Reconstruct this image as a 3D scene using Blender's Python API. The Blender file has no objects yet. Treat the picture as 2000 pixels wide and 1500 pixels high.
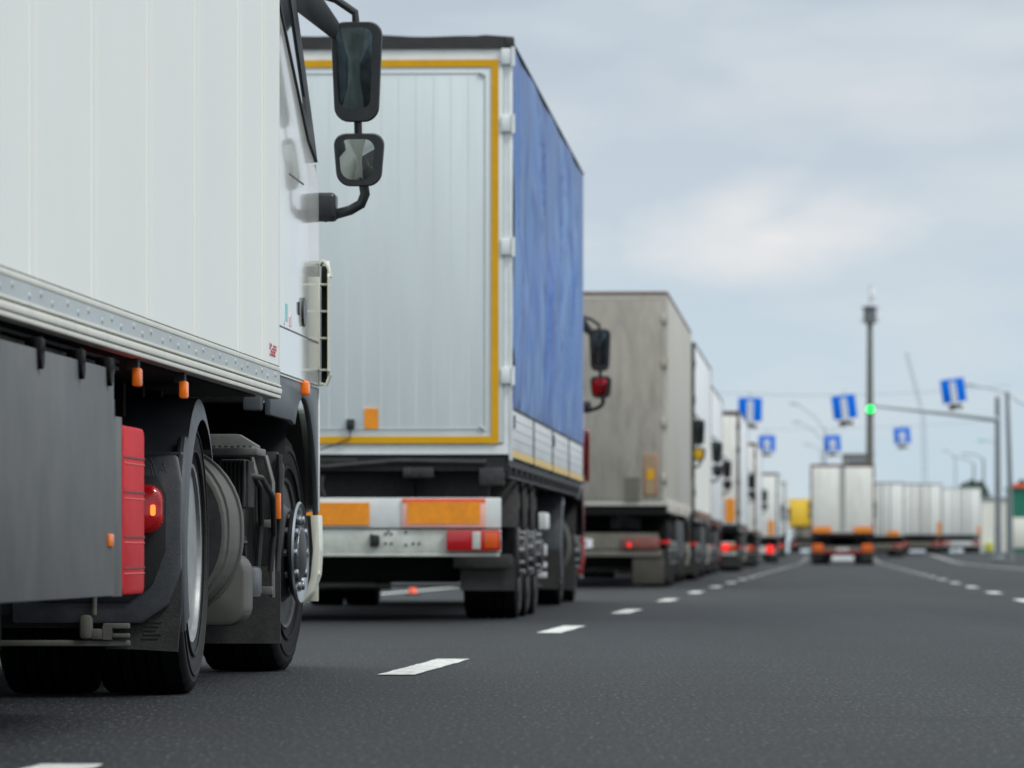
import bpy, bmesh, math, random
from mathutils import Vector, Matrix, noise
random.seed(7)
S = bpy.context.scene
COL = S.collection
PI = math.pi
F = 11000.0                       # focal length in pixels of the 2000 px wide photograph

# ------------------------------------------------------------------ camera
cd = bpy.data.cameras.new('camera')
cam = bpy.data.objects.new('camera', cd)
COL.objects.link(cam)
cam.location = (0, 0, 0.47)
cam.rotation_euler = (PI/2, 0, 0)
cd.sensor_width = 36
cd.lens = 36*F/2000
cd.shift_y = 0.165
cd.clip_start = 0.2
cd.clip_end = 6000
cd.dof.use_dof = True
cd.dof.focus_distance = 19.5
cd.dof.aperture_fstop = 7.6
S.camera = cam

# ------------------------------------------------------------------ world
W = bpy.data.worlds.new('World')
S.world = W
W.use_nodes = True
nt = W.node_tree
for n in list(nt.nodes): nt.nodes.remove(n)
SUN_EL, SUN_AZ = 50, 125          # degrees; azimuth clockwise from +Y
def N(t, typ, **kw):
    n = t.nodes.new(typ)
    for k, v in kw.items(): setattr(n, k, v)
    return n
def L(t, a, b): t.links.new(a, b)
def math_n(t, op, a, b=None, clamp=False):
    n = N(t, 'ShaderNodeMath', operation=op, use_clamp=clamp)
    for i, q in enumerate((a, b)):
        if q is None: continue
        if isinstance(q, (int, float)): n.inputs[i].default_value = q
        else: L(t, q, n.inputs[i])
    return n.outputs[0]
sky = N(nt, 'ShaderNodeTexSky', sky_type='NISHITA')
sky.sun_disc = False
sky.sun_elevation = math.radians(SUN_EL)
sky.sun_rotation = math.radians(SUN_AZ)
bg1 = N(nt, 'ShaderNodeBackground'); bg1.inputs[1].default_value = 0.1
L(nt, sky.outputs[0], bg1.inputs[0])
tc = N(nt, 'ShaderNodeTexCoord')
sep = N(nt, 'ShaderNodeSeparateXYZ'); L(nt, tc.outputs['Generated'], sep.inputs[0])
# elevation ramp of the overcast: the zenith is brighter than the horizon
elr = N(nt, 'ShaderNodeValToRGB')
e = elr.color_ramp.elements
e[0].position = 0.0; e[0].color = (0.560, 0.695, 0.785, 1)
e[1].position = 1.0; e[1].color = (1.80, 1.96, 2.02, 1)
q = e.new(0.035); q.color = (0.570, 0.690, 0.785, 1)
q = e.new(0.065); q.color = (0.565, 0.645, 0.730, 1)
q = e.new(0.10); q.color = (0.500, 0.580, 0.660, 1)
q = e.new(0.25); q.color = (0.87, 0.97, 1.02, 1)
L(nt, sep.outputs[2], elr.inputs[0])
mp = N(nt, 'ShaderNodeMapping'); mp.inputs['Scale'].default_value = (17, 17, 62)
L(nt, tc.outputs['Generated'], mp.inputs[0])
nz = N(nt, 'ShaderNodeTexNoise'); nz.inputs['Scale'].default_value = 1.0
nz.inputs['Detail'].default_value = 5; nz.inputs['Roughness'].default_value = 0.5
L(nt, mp.outputs[0], nz.inputs[0])
cr = N(nt, 'ShaderNodeValToRGB')
cr.color_ramp.elements[0].position = 0.42; cr.color_ramp.elements[0].color = (0, 0, 0, 1)
cr.color_ramp.elements[1].position = 0.70; cr.color_ramp.elements[1].color = (1, 1, 1, 1)
L(nt, nz.outputs[0], cr.inputs[0])
m1 = N(nt, 'ShaderNodeMix', data_type='RGBA')
L(nt, math_n(nt, 'MULTIPLY', cr.outputs[0], 0.75), m1.inputs[0])
L(nt, elr.outputs[0], m1.inputs[6])
m1.inputs[7].default_value = (0.690, 0.745, 0.790, 1)
# only low clouds take this tint (higher up the ramp rules)
# one brighter cumulus low in the sky
def cloud(cx, cz, rx, rz, edge):
    dx = math_n(nt, 'DIVIDE', math_n(nt, 'SUBTRACT', sep.outputs[0], cx), rx)
    dz = math_n(nt, 'DIVIDE', math_n(nt, 'SUBTRACT', sep.outputs[2], cz), rz)
    d = math_n(nt, 'SQRT', math_n(nt, 'ADD', math_n(nt, 'MULTIPLY', dx, dx), math_n(nt, 'MULTIPLY', dz, dz)))
    d = math_n(nt, 'ADD', d, math_n(nt, 'MULTIPLY', math_n(nt, 'SUBTRACT', nz2.outputs[0], 0.5), 1.5))
    v = math_n(nt, 'SUBTRACT', 1.0, d)
    v = math_n(nt, 'MULTIPLY', v, edge, True)
    return math_n(nt, 'MULTIPLY', v, math_n(nt, 'GREATER_THAN', sep.outputs[1], 0.0))
mp2 = N(nt, 'ShaderNodeMapping'); mp2.inputs['Scale'].default_value = (45, 45, 90)
L(nt, tc.outputs['Generated'], mp2.inputs[0])
nz2 = N(nt, 'ShaderNodeTexNoise'); nz2.inputs['Scale'].default_value = 1.0
nz2.inputs['Detail'].default_value = 4
L(nt, mp2.outputs[0], nz2.inputs[0])
c1 = cloud(0.0475, 0.0555, 0.033, 0.0095, 1.0)
c2 = cloud(0.041, 0.0605, 0.014, 0.0085, 1.0)
c3 = math_n(nt, 'MULTIPLY', cloud(0.055, 0.080, 0.06, 0.009, .8), .5)
cc = math_n(nt, 'MAXIMUM', math_n(nt, 'MAXIMUM', c1, c2), c3)
m2 = N(nt, 'ShaderNodeMix', data_type='RGBA')
L(nt, math_n(nt, 'MULTIPLY', cc, 1.0, True), m2.inputs[0])
L(nt, m1.outputs[2], m2.inputs[6])
m2.inputs[7].default_value = (0.84, 0.84, 0.85, 1)
bg2 = N(nt, 'ShaderNodeBackground')
bg2.inputs[1].default_value = 1.0
L(nt, m2.outputs[2], bg2.inputs[0])
ms = N(nt, 'ShaderNodeMixShader'); ms.inputs[0].default_value = 0.93
L(nt, bg1.outputs[0], ms.inputs[1]); L(nt, bg2.outputs[0], ms.inputs[2])
wo = N(nt, 'ShaderNodeOutputWorld'); L(nt, ms.outputs[0], wo.inputs[0])

# ------------------------------------------------------------------ sun
sd = bpy.data.lights.new('sun', 'SUN')
sd.energy = 1.75; sd.angle = math.radians(14); sd.color = (1.0, 0.98, 0.93)
sun = bpy.data.objects.new('sun', sd); COL.objects.link(sun)
az, el = math.radians(SUN_AZ), math.radians(SUN_EL)
sdir = Vector((math.sin(az)*math.cos(el), math.cos(az)*math.cos(el), math.sin(el)))
sun.rotation_euler = sdir.to_track_quat('Z', 'Y').to_euler()
sun.location = sdir*50
S.view_settings.view_transform = 'Standard'
S.view_settings.look = 'None'
S.view_settings.exposure = 0.0
S.view_settings.gamma = 1.0
S.render.resolution_x = 1024; S.render.resolution_y = 768

# ------------------------------------------------------------------ materials
MATS = {}
def mat(name, col, rough=0.5, metal=0.0, var=0.0, scale=3.0, stretch=(1, 1, 1), dirt=None, dirt_amt=0.0,
        bump=0.0, bscale=60.0, bstretch=(1, 1, 1), emit=None, estr=0.0, coat=0.0, spec=0.5):
    if name in MATS: return MATS[name]
    m = bpy.data.materials.new(name); m.use_nodes = True
    t = m.node_tree; b = t.nodes['Principled BSDF']
    b.inputs['Base Color'].default_value = (*col, 1)
    b.inputs['Roughness'].default_value = rough
    b.inputs['Metallic'].default_value = metal
    b.inputs['Specular IOR Level'].default_value = spec
    b.inputs['Coat Weight'].default_value = coat
    b.inputs['Coat Roughness'].default_value = 0.08
    tcn = N(t, 'ShaderNodeTexCoord')
    if var or dirt_amt:
        mpn = N(t, 'ShaderNodeMapping'); mpn.inputs['Scale'].default_value = stretch
        L(t, tcn.outputs['Object'], mpn.inputs[0])
        no = N(t, 'ShaderNodeTexNoise'); no.inputs['Scale'].default_value = scale
        no.inputs['Detail'].default_value = 6; no.inputs['Roughness'].default_value = 0.6
        L(t, mpn.outputs[0], no.inputs[0])
        r = N(t, 'ShaderNodeMapRange'); r.inputs[1].default_value = 0.3; r.inputs[2].default_value = 0.7
        r.inputs[3].default_value = 1-var; r.inputs[4].default_value = 1+var
        L(t, no.outputs[0], r.inputs[0])
        mx = N(t, 'ShaderNodeMix', data_type='RGBA', blend_type='MULTIPLY'); mx.inputs[0].default_value = 1
        mx.inputs[6].default_value = (*col, 1)
        L(t, r.outputs[0], mx.inputs[7])
        out = mx.outputs[2]
        if dirt_amt:
            n2 = N(t, 'ShaderNodeTexNoise'); n2.inputs['Scale'].default_value = scale*2.3
            n2.inputs['Detail'].default_value = 8; n2.inputs['Roughness'].default_value = 0.65
            L(t, mpn.outputs[0], n2.inputs[0])
            r2 = N(t, 'ShaderNodeMapRange'); r2.inputs[1].default_value = 0.42; r2.inputs[2].default_value = 0.75
            r2.inputs[4].default_value = dirt_amt
            L(t, n2.outputs[0], r2.inputs[0])
            m3 = N(t, 'ShaderNodeMix', data_type='RGBA')
            L(t, r2.outputs[0], m3.inputs[0]); L(t, out, m3.inputs[6]); m3.inputs[7].default_value = (*dirt, 1)
            out = m3.outputs[2]
        L(t, out, b.inputs['Base Color'])
        rr = N(t, 'ShaderNodeMapRange'); rr.inputs[3].default_value = max(0.02, rough-0.08); rr.inputs[4].default_value = min(1, rough+0.12)
        L(t, no.outputs[0], rr.inputs[0]); L(t, rr.outputs[0], b.inputs['Roughness'])
    if bump:
        mb_ = N(t, 'ShaderNodeMapping'); mb_.inputs['Scale'].default_value = bstretch
        L(t, tcn.outputs['Object'], mb_.inputs[0])
        nb = N(t, 'ShaderNodeTexNoise'); nb.inputs['Scale'].default_value = bscale; nb.inputs['Detail'].default_value = 4
        L(t, mb_.outputs[0], nb.inputs[0])
        bu = N(t, 'ShaderNodeBump'); bu.inputs['Strength'].default_value = bump; bu.inputs['Distance'].default_value = 0.01
        L(t, nb.outputs[0], bu.inputs['Height']); L(t, bu.outputs[0], b.inputs['Normal'])
    if emit:
        b.inputs['Emission Color'].default_value = (*emit, 1); b.inputs['Emission Strength'].default_value = estr
    MATS[name] = m
    return m
GR = (0.10, 0.085, 0.07)
M = dict(
 white=mat('white_panel', (0.78, 0.785, 0.745), 0.32, var=0.012, scale=0.6, dirt=(0.5, 0.49, 0.45), dirt_amt=0.06, bump=0.01, bscale=2),
 cabwhite=mat('cab_paint', (0.74, 0.75, 0.71), 0.16, var=0.02, scale=2, dirt=(.5, .48, .42), dirt_amt=0.12, coat=0.6),
 cream=mat('cream_plastic', (0.66, 0.66, 0.57), 0.3, var=0.04, scale=4, dirt=(.35, .32, .25), dirt_amt=.2),
 alu=mat('aluminium_rail', (0.43, 0.47, 0.48), 0.45, 0.0, var=0.08, scale=5, stretch=(1, .3, 1), dirt=(.3, .29, .27), dirt_amt=.25),
 lip=mat('cream_rail', (0.68, 0.67, 0.60), 0.4, var=0.05, scale=4, dirt=(.3, .28, .24), dirt_amt=.25),
 skirt=mat('grey_skirt', (0.078, 0.083, 0.087), 0.55, var=0.10, scale=1.5, dirt=(.15, .14, .125), dirt_amt=.6, bump=.08, bscale=2),
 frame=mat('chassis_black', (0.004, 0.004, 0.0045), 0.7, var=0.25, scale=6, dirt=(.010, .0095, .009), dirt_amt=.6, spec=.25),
 frame2=mat('chassis_dusty', (0.020, 0.021, 0.023), 0.6, var=0.25, scale=7, dirt=(.055, .052, .046), dirt_amt=.6),
 plast=mat('mudguard_plastic', (0.046, 0.052, 0.062), 0.40, var=0.2, scale=5, dirt=(.11, .11, .11), dirt_amt=.5, bump=.12, bscale=120),
 fender=mat('fender_plastic', (0.075, 0.088, 0.100), 0.38, var=0.08, scale=4, dirt=(.11, .11, .10), dirt_amt=.3),
 flap=mat('rubber_flap', (0.025, 0.026, 0.026), 0.7, var=0.2, scale=9, dirt=(.06, .056, .048), dirt_amt=.6, bump=.2, bscale=150),
 tyre=mat('tyre_rubber', (0.011, 0.011, 0.012), 0.68, var=0.25, scale=12, dirt=(.036, .034, .032), dirt_amt=.5, spec=.35, bump=.25, bscale=90),
 tread=mat('tyre_tread', (0.004, 0.004, 0.0042), 0.85, var=.2, scale=20, spec=.15),
 rimdark=mat('rim_dusty_black', (0.03, 0.031, 0.033), 0.5, 0.2, var=.2, scale=10, dirt=(.07, .066, .06), dirt_amt=.5),
 rim=mat('rim_silver', (0.40, 0.41, 0.41), 0.42, 0.75, var=0.15, scale=10, dirt=(.20, .19, .17), dirt_amt=.5),
 chrome=mat('hub_chrome', (0.26, 0.28, 0.30), 0.35, 1.0, var=0.05, scale=8),
 tank=mat('tank_grey', (0.080, 0.082, 0.073), 0.6, 0.1, var=0.12, scale=7, dirt=(.09, .08, .065), dirt_amt=.6),
 step=mat('step_metal', (0.12, 0.125, 0.12), 0.5, 0.3, var=0.2, scale=15, dirt=(.1, .09, .08), dirt_amt=.6),
 strut=mat('dusty_strut', (0.10, 0.10, 0.083), 0.8, var=0.2, scale=12, dirt=(.08, .075, .06), dirt_amt=.6),
 red=mat('red_plastic', (0.50, 0.006, 0.014), 0.6, var=0.08, scale=5, stretch=(1, 3, 3), dirt=(.60, .09, .09), dirt_amt=.3, spec=.2),
 redlamp=mat('red_lens', (0.34, 0.006, 0.01), 0.14, var=0.05, scale=12, emit=(1, .02, .015), estr=.05, coat=.5),
 redglow=mat('red_brake_glow', (0.5, 0.01, 0.01), 0.2, emit=(1, .03, .02), estr=.95),
 redmark=mat('red_marker_lens', (0.4, 0.01, 0.01), 0.3, emit=(1, .03, .02), estr=.22),
 redhot=mat('red_bulb', (0.6, 0.03, 0.01), 0.2, emit=(1, .13, .02), estr=3.5),
 amber=mat('amber_lens', (0.75, 0.16, 0.01), 0.3, var=.1, scale=40, emit=(1, .25, .02), estr=.03),
 amberlit=mat('amber_lit', (0.85, 0.17, 0.01), 0.22, emit=(1, .2, .02), estr=.12),
 refl=mat('orange_reflector', (0.82, 0.27, 0.004), 0.45, var=.12, scale=12, dirt=(.4, .2, .05), dirt_amt=.35),
 reflred=mat('red_border', (0.85, 0.12, 0.05), 0.4, var=.1, scale=14),
 refledge=mat('pink_border', (0.80, 0.42, 0.36), 0.4, var=.08, scale=14),
 tape=mat('yellow_tape', (0.66, 0.34, 0.0), 0.45, var=.06, scale=6, dirt=(.45, .26, .04), dirt_amt=.25, spec=.3),
 door=mat('grey_door', (0.64, 0.695, 0.705), 0.4, var=.04, scale=1.2, stretch=(3, 3, .4), dirt=(.50, .52, .51), dirt_amt=.22, bump=.04, bscale=3),
 doorframe=mat('door_frame_white', (0.74, 0.77, 0.775), 0.35, var=.04, scale=3, dirt=(.4, .4, .38), dirt_amt=.25),
 seam=mat('dark_seam', (0.10, 0.10, 0.095), 0.6),
 blk=mat('black_plastic', (0.016, 0.018, 0.021), 0.33, var=.1, scale=8, dirt=(.04, .045, .05), dirt_amt=.3),
 rubber=mat('window_rubber', (0.01, 0.01, 0.012), 0.5),
 mirror=mat('mirror_glass', (0.085, 0.108, 0.115), 0.03, 1.0, var=.6, scale=7),
 mirror2=mat('mirror_glass_clear', (0.34, 0.37, 0.35), 0.03, 1.0),
 glass=mat('window_glass', (0.09, 0.12, 0.14), 0.03, 0.5, spec=1.0, coat=.5),
 blue=None, bumperw=mat('bumper_board', (0.62, 0.64, 0.63), 0.4, var=.05, scale=4, dirt=(.4, .39, .36), dirt_amt=.35),
 lightbar=mat('light_bar', (0.50, 0.52, 0.48), 0.5, var=.1, scale=5, dirt=(.25, .24, .2), dirt_amt=.5),
 tarpblack=mat('roof_tarp', (0.022, 0.022, 0.025), 0.55, var=.2, scale=5, dirt=(.06, .05, .04), dirt_amt=.4),
 board=mat('drop_board', (0.56, 0.58, 0.60), 0.4, var=.06, scale=3, dirt=(.35, .34, .3), dirt_amt=.4),
 beige=mat('dirty_beige_door', (0.355, 0.328, 0.285), 0.6, var=.07, scale=1.6, stretch=(2.5, 2.5, .6), dirt=(.19, .175, .15), dirt_amt=.7),
 beigeside=mat('dirty_cream_side', (0.47, 0.45, 0.40), 0.5, var=.06, scale=1, stretch=(2, 2, .5), dirt=(.3, .26, .2), dirt_amt=.5),
 dirtyframe=mat('dirty_frame', (0.12, 0.11, 0.09), 0.6, var=.2, scale=4, dirt=(.2, .18, .14), dirt_amt=.5),
 white2=mat('white_side', (0.78, 0.80, 0.82), 0.4, var=.05, scale=1, dirt=(.45, .42, .36), dirt_amt=.3),
 creamdoor=mat('cream_door', (0.79, 0.785, 0.735), 0.42, var=.05, scale=1.2, stretch=(3, 3, .4), dirt=(.42, .40, .33), dirt_amt=.4),
 brown=mat('brown_frame', (0.13, 0.07, 0.045), 0.5, var=.15, scale=4),
 maroon=mat('maroon_frame', (0.14, 0.07, 0.065), 0.5, var=.15, scale=4),
 yellow=mat('yellow_body', (0.88, 0.56, 0.05), 0.4, var=.05, scale=2),
 signblue=mat('sign_blue', (0.0, 0.15, 0.68), 0.7, spec=.1),
 signwhite=mat('sign_white', (0.78, 0.79, 0.80), 0.4),
 signblk=mat('sign_black', (0.01, 0.01, 0.012), 0.4),
 pole=mat('galvanised_pole', (0.20, 0.22, 0.23), 0.5, 0.3, var=.1, scale=2),
 polepale=mat('pale_pole', (0.42, 0.47, 0.49), 0.5, 0.1, var=.05, scale=2),
 conc=mat('mast_concrete', (0.13, 0.125, 0.11), 0.7, var=.12, scale=1),
 green=mat('green_light', (0.0, 0.6, 0.1), 0.3, emit=(0.0, 1.0, 0.10), estr=2.4),
 greenw=mat('green_cladding', (0.01, 0.16, 0.10), 0.5, var=.15, scale=1.5),
 wallw=mat('pale_cladding', (0.80, 0.79, 0.71), 0.6, var=.04, scale=1.5),
 greywall=mat('grey_cladding', (0.24, 0.25, 0.26), 0.6, var=.06, scale=1.5),
 bark=mat('bark', (0.05, 0.04, 0.03), 0.9), leaf=mat('foliage', (0.03, 0.06, 0.035), 0.8, var=.4, scale=2),
 logo=mat('red_print', (0.55, 0.05, 0.07), 0.4), teal=mat('teal_sticker', (0.25, 0.62, 0.62), 0.4), pink=mat('pink_sticker', (.75, .5, .5), .4),
 bluec=mat('blue_connector', (0.03, 0.16, 0.42), 0.35),
)
def blue_mat():
    m = bpy.data.materials.new('blue_tarpaulin'); m.use_nodes = True
    t = m.node_tree; b = t.nodes['Principled BSDF']
    tcn = N(t, 'ShaderNodeTexCoord')
    mp = N(t, 'ShaderNodeMapping'); mp.inputs['Scale'].default_value = (1, .9, .22); L(t, tcn.outputs['Object'], mp.inputs[0])
    n1 = N(t, 'ShaderNodeTexNoise'); n1.inputs['Scale'].default_value = 1.6; n1.inputs['Detail'].default_value = 5; n1.inputs['Distortion'].default_value = 0.6
    L(t, mp.outputs[0], n1.inputs[0])
    r = N(t, 'ShaderNodeValToRGB')
    r.color_ramp.elements[0].position = .33; r.color_ramp.elements[0].color = (0.040, 0.125, 0.40, 1)
    r.color_ramp.elements[1].position = .68; r.color_ramp.elements[1].color = (0.105, 0.215, 0.43, 1)
    L(t, n1.outputs[0], r.inputs[0]); L(t, r.outputs[0], b.inputs['Base Color'])
    b.inputs['Roughness'].default_value = 0.42
    n2 = N(t, 'ShaderNodeTexNoise'); n2.inputs['Scale'].default_value = 5; n2.inputs['Detail'].default_value = 4
    L(t, mp.outputs[0], n2.inputs[0])
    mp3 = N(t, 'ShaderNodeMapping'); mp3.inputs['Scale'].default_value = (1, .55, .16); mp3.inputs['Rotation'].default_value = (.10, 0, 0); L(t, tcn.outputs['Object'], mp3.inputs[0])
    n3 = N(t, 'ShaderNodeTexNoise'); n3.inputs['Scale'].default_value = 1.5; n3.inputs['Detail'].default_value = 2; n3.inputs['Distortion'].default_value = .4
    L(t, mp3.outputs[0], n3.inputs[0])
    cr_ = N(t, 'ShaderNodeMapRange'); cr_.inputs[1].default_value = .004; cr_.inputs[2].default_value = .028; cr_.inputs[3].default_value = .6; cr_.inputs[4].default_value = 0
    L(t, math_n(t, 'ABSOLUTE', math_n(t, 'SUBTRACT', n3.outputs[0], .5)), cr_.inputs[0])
    mc = N(t, 'ShaderNodeMix', data_type='RGBA'); L(t, cr_.outputs[0], mc.inputs[0]); L(t, r.outputs[0], mc.inputs[6]); mc.inputs[7].default_value = (.018, .055, .24, 1)  # dark lines put the shade of the folds into the tarpaulin colour
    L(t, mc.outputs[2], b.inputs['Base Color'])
    bu = N(t, 'ShaderNodeBump'); bu.inputs['Strength'].default_value = .25; bu.inputs['Distance'].default_value = .02
    L(t, n2.outputs[0], bu.inputs['Height']); L(t, bu.outputs[0], b.inputs['Normal'])
    return m
M['blue'] = blue_mat()

def asphalt_mat():
    m = bpy.data.materials.new('asphalt'); m.use_nodes = True
    t = m.node_tree; b = t.nodes['Principled BSDF']
    tcn = N(t, 'ShaderNodeTexCoord')
    def no(sc, det=3, st=(1, 1, 1), rough=.6):
        mp = N(t, 'ShaderNodeMapping'); mp.inputs['Scale'].default_value = st; L(t, tcn.outputs['Object'], mp.inputs[0])
        n = N(t, 'ShaderNodeTexNoise'); n.inputs['Scale'].default_value = sc; n.inputs['Detail'].default_value = det
        n.inputs['Roughness'].default_value = rough
        L(t, mp.outputs[0], n.inputs[0]); return n.outputs[0]
    fine = no(66, 3, (1, .16, 1), .75); big = no(.35, 4, (2.2, .12, 1)); mid = no(3.0, 4, (.25, 1, 1))
    ramp = N(t, 'ShaderNodeValToRGB')
    el_ = ramp.color_ramp.elements
    el_[0].position = .36; el_[0].color = (0.003, 0.0035, 0.0045, 1)
    el_[1].position = .72; el_[1].color = (0.17, 0.18, 0.19, 1)
    x = el_.new(.50); x.color = (0.0095, 0.0108, 0.0130, 1)
    x = el_.new(.60); x.color = (0.022, 0.0245, 0.0285, 1)
    L(t, fine, ramp.inputs[0])
    r2 = N(t, 'ShaderNodeMapRange'); r2.inputs[1].default_value = .3; r2.inputs[2].default_value = .7; r2.inputs[3].default_value = .68; r2.inputs[4].default_value = 1.38
    L(t, big, r2.inputs[0])
    r3 = N(t, 'ShaderNodeMapRange'); r3.inputs[1].default_value = .3; r3.inputs[2].default_value = .7; r3.inputs[3].default_value = .86; r3.inputs[4].default_value = 1.15
    L(t, mid, r3.inputs[0])
    k = math_n(t, 'MULTIPLY', r2.outputs[0], r3.outputs[0])
    # thin dark hairlines lying across the lanes
    tr = no(1.0, 4, (.10, .55, 1), .5)
    ab = math_n(t, 'ABSOLUTE', math_n(t, 'SUBTRACT', tr, .5))
    r4 = N(t, 'ShaderNodeMapRange'); r4.inputs[1].default_value = .002; r4.inputs[2].default_value = .012; r4.inputs[3].default_value = .7; r4.inputs[4].default_value = 1.0
    L(t, ab, r4.inputs[0])
    k = math_n(t, 'MULTIPLY', k, r4.outputs[0])
    mx = N(t, 'ShaderNodeMix', data_type='RGBA', blend_type='MULTIPLY'); mx.inputs[0].default_value = 1
    L(t, ramp.outputs[0], mx.inputs[6]); L(t, k, mx.inputs[7])
    L(t, mx.outputs[2], b.inputs['Base Color'])
    b.inputs['Roughness'].default_value = .72
    b.inputs['Specular IOR Level'].default_value = .24
    bu = N(t, 'ShaderNodeBump'); bu.inputs['Strength'].default_value = .8; bu.inputs['Distance'].default_value = .008
    L(t, fine, bu.inputs['Height']); L(t, bu.outputs[0], b.inputs['Normal'])
    return m
M['asphalt'] = asphalt_mat()
M['ground'] = mat('dry_verge', (0.10, 0.10, 0.075), 0.9, var=.25, scale=.4, bump=.3, bscale=3)
M['paint'] = mat('road_paint', (0.64, 0.64, 0.60), 0.6, var=.08, scale=9, stretch=(1, .3, 1), dirt=(.16, .16, .16), dirt_amt=.75, bump=.2, bscale=120)

# ------------------------------------------------------------------ mesh helpers
class MB:
    """collects shapes; build() links them as ONE mesh object"""
    def __init__(s): s.bm = bmesh.new(); s.mi = 0
    def _merge(s, b):
        for f in b.faces: f.material_index = s.mi
        me = bpy.data.meshes.new('tmp'); b.to_mesh(me); b.free(); s.bm.from_mesh(me); bpy.data.meshes.remove(me)
        return s
    def box(s, x0, x1, y0, y1, z0, z1, bev=0.0, seg=2):
        b = bmesh.new(); bmesh.ops.create_cube(b, size=1)
        for v in b.verts: v.co = Vector(((x0+x1)/2+v.co.x*(x1-x0), (y0+y1)/2+v.co.y*(y1-y0), (z0+z1)/2+v.co.z*(z1-z0)))
        if bev: bmesh.ops.bevel(b, geom=b.edges[:], offset=bev, segments=seg, profile=.5, affect='EDGES')
        return s._merge(b)
    def prism(s, poly, axis, a0, a1, bev=0.0, seg=2):
        """poly: 2-D outline; axis x -> (y,z), y -> (x,z), z -> (x,y)"""
        b = bmesh.new()
        def P(p, a): return {'x': (a, p[0], p[1]), 'y': (p[0], a, p[1]), 'z': (p[0], p[1], a)}[axis]
        A = [b.verts.new(P(p, a0)) for p in poly]; B = [b.verts.new(P(p, a1)) for p in poly]
        n = len(poly)
        b.faces.new(A); b.faces.new(B[::-1])
        for i in range(n): b.faces.new((A[i], B[i], B[(i+1) % n], A[(i+1) % n]))
        bmesh.ops.recalc_face_normals(b, faces=b.faces[:])
        if bev:
            bmesh.ops.bevel(b, geom=b.edges[:], offset=bev, segments=seg, profile=.5, affect='EDGES')
        return s._merge(b)
    def quadgrid(s, fn, nu, nv):
        b = bmesh.new()
        g = [[b.verts.new(fn(i/nu, j/nv)) for j in range(nv+1)] for i in range(nu+1)]
        for i in range(nu):
            for j in range(nv): b.faces.new((g[i][j], g[i+1][j], g[i+1][j+1], g[i][j+1]))
        return s._merge(b)
    def lathe(s, prof, c, axis='x', seg=48, wob=None, flip=1, cap=True):
        """prof: (axial, radius) list, closed ends when radius 0"""
        b = bmesh.new(); rings = []
        for k, (a, r) in enumerate(prof):
            ring = []
            for i in range(seg):
                t = 2*PI*i/seg
                rr = r+(wob(k, i) if wob else 0)
                ca, sa = math.cos(t)*rr, math.sin(t)*rr
                a_ = a*flip
                p = {'x': (c[0]+a_, c[1]+ca, c[2]+sa), 'y': (c[0]+ca, c[1]+a_, c[2]+sa), 'z': (c[0]+ca, c[1]+sa, c[2]+a_)}[axis]
                ring.append(b.verts.new(p))
            rings.append(ring)
        for k in range(len(rings)-1):
            for i in range(seg):
                b.faces.new((rings[k][i], rings[k][(i+1) % seg], rings[k+1][(i+1) % seg], rings[k+1][i]))
        for rg in ((rings[0], rings[-1]) if cap else ()):
            try: b.faces.new(rg)
            except ValueError: pass
        bmesh.ops.remove_doubles(b, verts=b.verts[:], dist=1e-6)
        bmesh.ops.recalc_face_normals(b, faces=b.faces[:])
        return s._merge(b)
    def cyl(s, c, axis, r, l, seg=24, bev=0.0):
        if bev: pr = [(-l/2, r-bev), (-l/2+bev*.3, r-bev*.3), (-l/2+bev, r), (l/2-bev, r), (l/2-bev*.3, r-bev*.3), (l/2, r-bev)]
        else: pr = [(-l/2, r), (l/2, r)]
        return s.lathe(pr, c, axis, seg)
    def tube(s, pts, r, seg=10, r2=None, flat=1.0):
        pts = [Vector(p) for p in pts]; b = bmesh.new(); rings = []
        n = len(pts); up0 = None
        for i, p in enumerate(pts):
            d = (pts[min(i+1, n-1)]-pts[max(i-1, 0)]).normalized()
            ref = Vector((0, 0, 1)) if abs(d.z) < .92 else Vector((1, 0, 0))
            if up0 is not None: ref = up0
            sx = d.cross(ref)
            if sx.length < 1e-4: sx = d.cross(Vector((0, 1, 0)))
            sx.normalize(); up = sx.cross(d).normalized(); up0 = up
            rr = r if r2 is None else r+(r2-r)*i/(n-1)
            rings.append([b.verts.new(p+sx*math.cos(2*PI*k/seg)*rr*flat+up*math.sin(2*PI*k/seg)*rr) for k in range(seg)])
        for i in range(n-1):
            for k in range(seg): b.faces.new((rings[i][k], rings[i][(k+1) % seg], rings[i+1][(k+1) % seg], rings[i+1][k]))
        b.faces.new(rings[0]); b.faces.new(rings[-1])
        bmesh.ops.recalc_face_normals(b, faces=b.faces[:])
        return s._merge(b)
    def mirror_x(s):
        for v in s.bm.verts: v.co.x = -v.co.x
        bmesh.ops.reverse_faces(s.bm, faces=s.bm.faces[:]); return s
    def build(s, name, mats, parent=None, ang=35):
        me = bpy.data.meshes.new(name); s.bm.to_mesh(me); s.bm.free()
        for m in (mats if isinstance(mats, (list, tuple)) else [mats]): me.materials.append(m)
        for p in me.polygons: p.use_smooth = True
        me.set_sharp_from_angle(angle=math.radians(ang))
        return link(name, me, parent)
def link(name, me, parent=None, loc=None):
    o = bpy.data.objects.new(name, me); COL.objects.link(o)
    if parent: o.parent = parent
    if loc: o.location = loc
    return o
def empty(name, loc, rz=0):
    o = bpy.data.objects.new(name, None); COL.objects.link(o)
    o.location = loc; o.rotation_euler = (0, 0, rz); o.empty_display_size = .3; return o
def tag(o, label=None, cat=None, group=None, kind=None):
    if label: o['label'] = label
    if cat: o['category'] = cat
    if group: o['group'] = group
    if kind: o['kind'] = kind
    return o
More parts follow.
